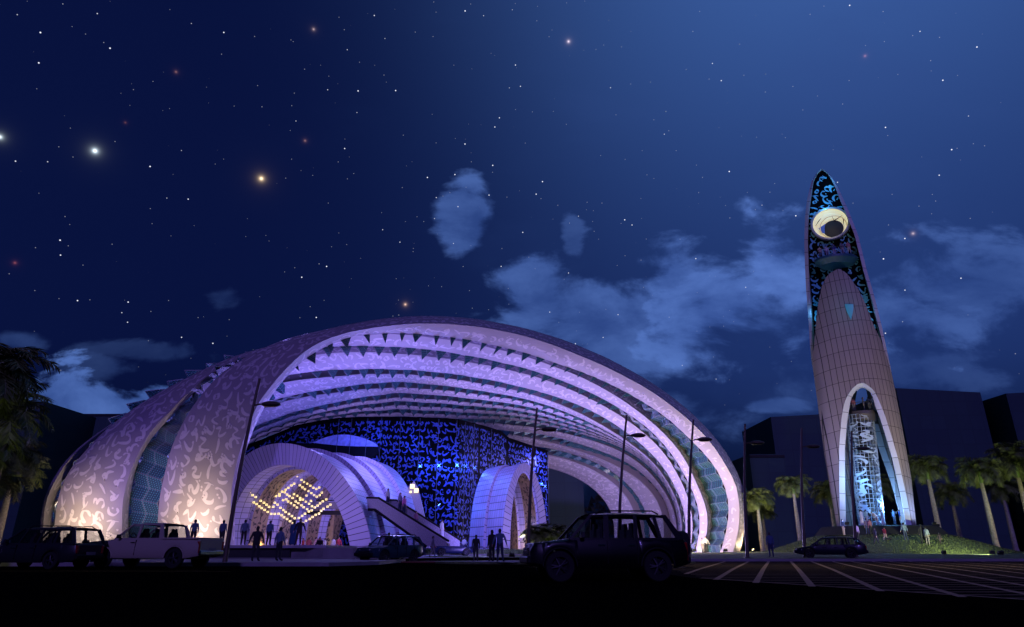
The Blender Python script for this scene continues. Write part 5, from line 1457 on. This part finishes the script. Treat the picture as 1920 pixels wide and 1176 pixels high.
for i, (px, c, lb, rb) in enumerate(crowd):
    Y = 70 + (i * 37 % 9); person(px, 1030, Y, (i * 77) % 360, ['stand', 'easy', 'walk', 'akimbo'][i % 4], c, NAVY if not rb else c, 'distant person in ' + lb, G2, z=gz(Y), h=1.66 + .05 * (i % 4), robe=rb, skin=i % 2)
person(727, 1045, 48.5, 180, 'stand', (.02, .03, .06), BLK, 'dark person standing right behind the roof of the teal crossover', G1, z=.16, h=1.86)
for px, c, lb, Y in [(778, WHT, 'white top behind the crossover rear window', 66), (788, (.3, .12, .14), 'dull red top between crossover and escalator', 70), (795, WHT, 'white top below the escalator side', 68), (870, (.5, .55, .65), 'light top at the escalator foot behind the blue hatchback', 79)]:
    person(px, 1036, Y, px % 360, 'easy', c, NAVY, 'person in ' + lb, G2, z=gz(Y))
person(811, 1041, 58, 100, 'walk', (.16, .15, .19), (.20, .19, .22), 'person in grey walking between the teal crossover and the blue hatchback', G1, z=gz(58), h=1.72)
person(892, 1043, 41.5, 190, 'stand', (.015, .015, .02), (.04, .04, .05), 'slim person in black standing on the path, leftmost of the three', G1, z=.23, h=1.5)
person(922, 1050, 41.6, 215, 'stand', BLK, BLK, 'person in black jacket, middle of the three on the path', G1, z=.23, h=1.78)
person(937, 1053, 40.6, 175, 'wide', (.07, .12, .20), (.02, .03, .06), 'person in blue shirt with arms slightly out, rightmost of the three on the path', G1, z=.23, h=1.82)
for px, py, c, rb, lb in [(726, 942, WHT, None, 'white top at the head of the escalator'), (749, 950, (.25, .25, .4), None, 'grey top at the top of the escalator'), (757, 956, (.6, .15, .4), None, 'pink top near the top of the escalator'), (828, 1002, WHT, WHT, 'white robe near the bottom of the escalator'), (779, 985, (.3, .12, .2), None, 'dark pink top halfway down the escalator')]:
    p = onY(px, py + 9, 64.2); person(px, py + 9, 64.2, 60, 'stand', c, NAVY, 'person in ' + lb, 'people riding the escalator', h=1.7, robe=rb)
person(1318, 1033, 88, 0, 'stand', (.5, .5, .52), (.4, .36, .34), 'person in pale clothes beside the brightly lit canopy foot', G3, z=.6, h=1.7)
person(1325, 1034, 86, 10, 'wide', (.45, .45, .5), BLK, 'person in white shirt and black trousers at the canopy foot', G3, z=.6, h=1.85)
person(1447, 1044, 53, 175, 'stand', (.05, .09, .18), (.02, .03, .08), 'person in blue shirt standing alone on the verge between canopy and mound', G3, z=.35, h=1.78)
pz = MH + 1.02
for px, Y, f, po, c, t, rb, lb in [(1604, 78, 60, 'stand', BLK, BLK, None, 'black suit on the plinth by the left tower leg'), (1618.5, 77.6, 100, 'stand', (.6, .7, .75), WHT, WHT, 'white robe, first left of the lattice core'), (1628, 77.4, 90, 'easy', (.35, .6, .65), (.4, .5, .55), None, 'light aqua shirt close to the left of the lattice core'),
        (1647, 77.2, 270, 'bend', (.45, .4, .5), (.4, .35, .45), None, 'pale clothes bending forward before the lattice core'), (1658, 77.5, 270, 'easy', (.6, .6, .65), (.5, .35, .35), (.55, .48, .5), 'white dress right of the lattice core'), (1680, 77.6, 100, 'photo', (.04, .05, .10), (.03, .04, .08), None, 'dark blue clothes taking a photograph on the plinth'),
        (1691, 77.8, 240, 'stand', (.03, .08, .35), (.45, .42, .38), None, 'bright blue shirt by the right tower leg')]:
    person(px, 988, Y, f, po, c, t, 'person in ' + lb, G3, z=pz, robe=rb, skin=1)
for px, py, f, po, c, t, lb, hh in [(1584, 1008, 90, 'stand', (.03, .06, .18), (.40, .32, .28), 'navy top and tan trousers at the left of the mound', 1.75), (1610, 1019, 185, 'stand', (.36, .28, .34), BLK, 'pinkish shirt and black trousers on the mound', 1.78), (1629, 1006, 150, 'easy', (.12, .10, .14), NAVY, 'dark top at the upper mound below the lattice core, left of a pair', 1.7),
        (1635, 1006, 200, 'stand', (.25, .10, .12), BLK, 'dark red top at the upper mound, right of a pair', 1.65), (1645, 1025, 100, 'walk', (.02, .02, .04), BLK, 'black clothes walking down the mound', 1.65), (1662, 1018, 120, 'walk', (.25, .03, .03), (.3, .2, .17), 'red dress walking a small dog on the mound', 1.35),
        (1700, 1018, 190, 'wide', (.14, .20, .30), NAVY, 'grey-blue shirt and navy trousers in the middle right of the mound', 1.8), (1733, 1023, 170, 'stand', BLK, BLK, 'black clothes behind the grey-shirted one on the right of the mound', 1.85), (1742, 1026, 120, 'easy', (.22, .27, .33), (.22, .20, .18), 'light grey shirt and beige trousers on the right of the mound', 1.75),
        (1765, 1024, 180, 'walk', (.03, .02, .03), (.05, .03, .04), 'small child in dark clothes at the right of the mound', 1.05)]:
    person(px, py, 75, f, po, c, t, ('person in ' if 'child' not in lb else '') + lb, G3, h=hh, terr=True, skin=0)
for i, (dx, c, t, po, lb) in enumerate([(-2.0, (.5, .4, .35), GREY, 'easy', 'tan top, leftmost on the upper tower balcony'), (-1.05, WHT, (.4, .4, .45), 'stand', 'white dress, second from left on the upper tower balcony'), (0.0, (.05, .09, .28), WHT, 'akimbo', 'blue shirt and white trousers, centre of the upper balcony'), (1.15, (.15, .15, .2), (.4, .4, .42), 'stand', 'grey top, second from right on the upper balcony'), (2.05, (.4, .2, .2), (.4, .4, .4), 'easy', 'reddish top, rightmost on the upper balcony')]):
    o = person(1567, 487, TY, 0, po, c, t, 'person in ' + lb, G4, h=1.7, skin=i % 2); o.location = BP1 + Vector((VD.y, -VD.x, 0)) * dx * .85 - VD * BR1 * .5 + Vector((0, 0, .02))
for i, (dx, c, lb) in enumerate([(-1.0, (.30, .10, .10), 'red top, left on the lower tower balcony'), (.1, GREY, 'grey top in the middle of the lower tower balcony'), (.7, (.03, .04, .12), 'navy top, second from right on the lower tower balcony'), (1.2, (.4, .42, .5), 'pale shirt, rightmost on the lower tower balcony')]):
    o = person(1620, 773, TY, (i * 60) % 360, 'stand', c, GREY, 'person in ' + lb, G5, h=1.7); o.location = BP2 + Vector((VD.y, -VD.x, 0)) * dx - VD * BR2 * .4 + Vector((0, 0, .02))
# the small dog
p = hit(1667, 1019, 60); p.z = terrain(p.x, p.y) + .19
me = bpy.data.meshes.new('dog'); V = [(0, 0, .27), (.13, 0, .28), (.25, 0, .28), (.33, 0, .36), (.41, 0, .36), (-.13, 0, .27), (-.24, 0, .36), (-.3, 0, .44),
     (.2, .07, .2), (.2, .07, .03), (.2, -.07, .2), (.2, -.07, .03), (-.10, .07, .2), (-.15, .07, .12), (-.11, .07, .03), (-.10, -.07, .2), (-.15, -.07, .12), (-.11, -.07, .03), (.33, .045, .44), (.33, -.045, .44)]
me.from_pydata(V, [(0, 1), (1, 2), (2, 3), (3, 4), (0, 5), (5, 6), (6, 7), (2, 8), (8, 9), (2, 10), (10, 11), (5, 12), (12, 13), (13, 14), (5, 15), (15, 16), (16, 17), (3, 18), (3, 19)], [])
d = bpy.data.objects.new('dog', me); col.objects.link(d); d.modifiers.new('s', 'SKIN').use_smooth_shade = True; d.modifiers.new('u', 'SUBSURF').levels = 1
if not me.skin_vertices:
    bm = bmesh.new(); bm.from_mesh(me); bm.verts.layers.skin.verify(); bm.to_mesh(me); bm.free()
for i, r in enumerate([.08, .09, .085, .06, .035, .075, .02, .01, .04, .02, .04, .02, .045, .025, .02, .045, .025, .02, .015, .015]): me.skin_vertices[0].data[i].radius = (r, r)
me.skin_vertices[0].data[0].use_root = True
dg = bpy.context.evaluated_depsgraph_get(); nm = bpy.data.meshes.new_from_object(d.evaluated_get(dg)); d.modifiers.clear(); d.data = nm; nm.materials.clear(); nm.materials.append(M_hair); nm.name = 'dog'
d.location = p; d.rotation_euler = (0, 0, R(-20)); tag(d, 'small dark dog on the grass mound beside the person in a red dress', 'dog')
# ------------------------------------------------------------------ lighting
WARM, GOLD, VIO, BLU = (1, .80, .58), (1, .80, .42), (.42, .25, 1.0), (.20, .16, 1.0)
# warm uplights at the feet of the shells, left side
floodlight((-26.0, 51.2, 1.18), (-26.5, 60, 5.5), 2300, WARM, 'floodlight on the terrace aimed at the front left shell', spot=130)
floodlight((-36.0, 53.4, 1.18), (-38, 66, 5.5), 2300, WARM, 'floodlight behind the estate car aimed at the second left shell', spot=130)
# right side: warm yellow light at the canopy feet
for X, Y, t, P, lb in [(21.0, 82, (25.5, 95, 6), 3500, 'floodlight on the lawn before the right canopy feet'), (30.5, 88, (27, 88, 4), 900, 'floodlight outside the outermost right canopy foot'), (24.5, 80, (25, 90, 16), 4200, 'floodlight on the lawn throwing light up the inside of the right shells')]:
    floodlight((X, Y, gz(Y) + .17), t, P, (1, .80, .45), lb, spot=140)
# violet and blue light inside the canopy
for i, (X, Y, z, P, c) in enumerate([(-12, 72, 12.5, 3800, (.30, .26, 1.0)), (-22, 77, 12.8, 2600, (.26, .22, 1.0)), (2, 84, 3.2, 6500, (.30, .26, 1.0)), (12, 92, 2.5, 6500, (.50, .38, 1.0)), (20, 98, 2.5, 3000, (.66, .50, .85))]):
    lamp('POINT', 'canopy_fill', (X, Y, z), P, c, size=1.0)  # added point lights with no fixture, to brighten the shell linings
for i, (X, Y, P, c, t) in enumerate([(0, 58, 8500, (.52, .42, .92), (0, 76, 22)), (14, 66, 7000, (.66, .54, .78), (16, 84, 18)), (-14, 50.5, 3600, (.42, .30, 1), (-19, 62, 7)), (-2, 62, 4200, (.26, .20, 1), (-8, 78, 5))]):
    floodlight((X, Y, 1.18 if X == -14 else gz(Y) + .02), t, P, c, ['floodlight on the plaza aimed up at the crown of the canopy', 'floodlight on the lawn aimed at the right half of the canopy', 'floodlight on the terrace edge aimed at the large vault', 'floodlight in front of the escalator'][i], spot=120, warm=False, size=.6)
floodlight((2.5, 70.2, gz(70) + .1), (1.0, 78, 5), 700, (.55, .45, 1), 'floodlight in the planting before the small arch entrance', spot=120, warm=False)
sun = bpy.data.lights.new('violet_fill_sun', 'SUN'); sun.energy = .80; sun.color = (.27, .175, 1.0); sun.angle = R(4)  # added violet sun that lifts the shell exteriors, not a visible source
so = bpy.data.objects.new('violet_fill_sun', sun); col.objects.link(so); so.rotation_euler = Vector((-.02, 1, -.42)).to_track_quat('-Z', 'Y').to_euler()
floodlight((39, 63, gz(63) + .17), (30, 89, 13), 9000, (.38, .32, 1), 'added blue floodlight on the lawn aimed at the outer right edge of the canopy', spot=60, warm=False)  # added to brighten the canopy's right rim
floodlight((33.5, 76, gz(76) + .17), (26.5, 92, 8), 4200, (.85, .66, .72), 'added floodlight outside the right canopy foot', spot=100)  # added to brighten the dark gap between the right shells
floodlight((23.6, 90, gz(90) + .17), (25.6, 99, 3), 900, (1, .82, .42), 'floodlight between the right canopy feet', spot=140)
floodlight((-31, 50.5, 1.18), (-34, 64, 15), 2200, (.34, .24, 1.0), 'added violet floodlight before the left shells', spot=95, warm=False, size=.5)  # added to turn the left shell exteriors violet
# blue fill added for the back ribs of the canopy, no fixtures
for X, Y, z, P in [(-22, 99, 13, 1500), (-8, 99, 15, 2200), (4, 106, 14, 2200), (14, 104, 5, 2200)]:
    lamp('POINT', 'canopy_back_fill', (X, Y, z), P, (.36, .30, 1), size=.8)
# gold and blue fill added inside the vaults, no fixtures
for X, Y, z, P in [(-24.2, 67, 1.2, 260), (-24.0, 74, 1.2, 420), (-16, 80, 1.2, 100)]:
    lamp('POINT', 'vault_gold_fill', (X, Y, z), P, (1, .62, .18), size=.3)
for X, Y, z, P in [(-17, 70, 4.5, 700), (-18, 79, 4.5, 500)]: lamp('POINT', 'vault_blue_fill', (X, Y, z), P, (.36, .28, 1), size=.6)
lamp('POINT', 'arch_gold_fill', (.6, 79.5, 1.0), 260, (1, .66, .3), size=.25)
lamp('POINT', 'arch_blue_fill', (-.6, 80, 3.5), 120, (.3, .3, 1), size=.25)
# tower
floodlight((37.2, 76.4, MH + 1.02), (37.6, 81, 9), 700, (.25, .5, 1), 'blue floodlight at the left leg of the tower', spot=120, warm=False)
floodlight((47.0, 76.6, MH + 1.02), (46.6, 81, 9), 1100, (.3, .45, 1), 'blue floodlight at the right leg of the tower', spot=120, warm=False)
lamp('POINT', 'tower_core_fill', (42.6, 77.2, 5.2), 420, (.12, .45, 1), size=.3)  # added blue fill around the core, no fixture
lamp('POINT', 'tower_core_fill', (40.6, 79.0, 8.5), 240, (.15, .5, 1), size=.3)
floodlight((48.8, 79.0, MH + .9), (48.6, 81.2, 8), 200, (1, .78, .35), 'warm floodlight beside the right leg of the tower', spot=110)
floodlight((42, 60, gz(60) + .17), (43, 80, 20), 9500, (1, .80, .58), 'floodlight on the lawn aimed up at the tower front', spot=60, size=.4)
pp = tp(1545, 380, 1.2); lamp('POINT', 'tower_script_fill', pp, 160, (.1, .5, 1), size=.3)  # added blue fill on the script wall, no fixture
pp = tp(1552, 335, 1.2); lamp('POINT', 'tower_script_fill', pp, 110, (.1, .5, 1), size=.3)
for px in (1526, 1622):
    pp = tp(px, 585, .8); lamp('POINT', 'tower_script_fill', pp, 75, (.1, .5, 1), size=.25)
pp = tp(1590, 562, 5.6); lamp('POINT', 'aqua_light', pp, 34, (.08, .75, 1), size=.1)
pp = tp(1557, 422, 1.2); lamp('POINT', 'window_glow', pp, 40, (1, .85, .5), size=.5)
# mound and palms
floodlight((30.2, 70, gz(70) + .17), (36, 80, 1.5), 1200, (1, .85, .35), 'floodlight at the left edge of the mound', spot=120)
floodlight((56.5, 74, gz(74) + .17), (50, 80, 1.2), 450, (1, .85, .35), 'floodlight at the right edge of the mound', spot=120)
floodlight((43, 62.5, gz(62) + .17), (43, 76, 1.2), 5500, (.9, 1, .6), 'floodlight on the lawn in front of the mound', spot=110)
for X, Y, P, lb in [(31, 82.5, 1500, 'floodlight below the first lit palm'), (36, 79.5, 600, 'floodlight below the second lit palm'), (51.5, 77, 1400, 'floodlight below the palm right of the tower'), (55.5, 72.5, 1700, 'floodlight below the tallest right palm'), (60, 74, 900, 'floodlight below the palms at the right edge')]:
    floodlight((X, Y, gz(Y) + .17), (X, Y + 4, 9), P, (.95, 1, .5), lb, spot=110)
floodlight((-27.5, 27.0, .12), (-33, 42, 9), 700, (.95, 1, .45), 'floodlight below the left palm cluster', spot=120)
floodlight((3.6, 54.5, gz(54)), (3.6, 60, 1.6), 90, (1, .95, .5), 'small floodlight before the dwarf palms', spot=100)
sc.render.engine = 'CYCLES'
sc.cycles.use_light_tree = True
sc.cycles.max_bounces = 4; sc.cycles.transparent_max_bounces = 12

lamp('POINT', 'foot_fill', (29.6, 94.5, 1.5), 1300, (.75, .6, .9), size=.4)  # added to brighten the shell exteriors by the feet, no fixture
lamp('POINT', 'foot_fill', (27.2, 103, 1.5), 1000, (.9, .75, .6), size=.4)
lamp('POINT', 'tower_rear_fill', tp(1668, 950, .2), 700, (.25, .5, 1), size=.3)  # added to brighten the rear leg, no fixture
for X, Y in [(9.5, 37), (22, 36), (34, 38), (46, 40)]:
    lamp('SPOT', 'car_park_fill', (X, Y, 9.5), 520, (1, .82, .62), (X, Y - 3, 0), .3, 135, 1.0)  # added warm fill over the bays, the street lamps are unlit

for k in (1, 2, 3):
    for dd in range(7, 118, 5 if k == 1 else 6):
        if k == 3 and dd > 60: continue
        s_ = NT * dd / 180; b1_, b2_, f2_, i1_ = cpt(K3['B%d' % k], s_), cpt(K3['B%d' % (k + 1)], s_), cpt(K3['F%d' % (k + 1)], s_), cpt(K3['I%d' % k], s_)
        out = (f2_ - onplane(CX, CY_, Fk[k], Sl[k])); out.normalize(); w_ = min(1, dd / 60)
        c = [a * (1 - w_) + b * w_ for a, b in zip((.85, .68, .85), (.28, .22, 1))]
        q_ = i1_ * .42 + f2_ * .26 + b2_ * .32 if dd < 48 else b1_.lerp(f2_, .45) + out * .4
        lamp('POINT', 'gap_fill', q_, 7 if dd < 48 else 70, c, size=.5)  # unseen fill added between the shells to brighten their exteriors
lamp('POINT', 'lawn_glow', (26.5, 79, 1.6), 260, (1, .85, .35), size=.2)
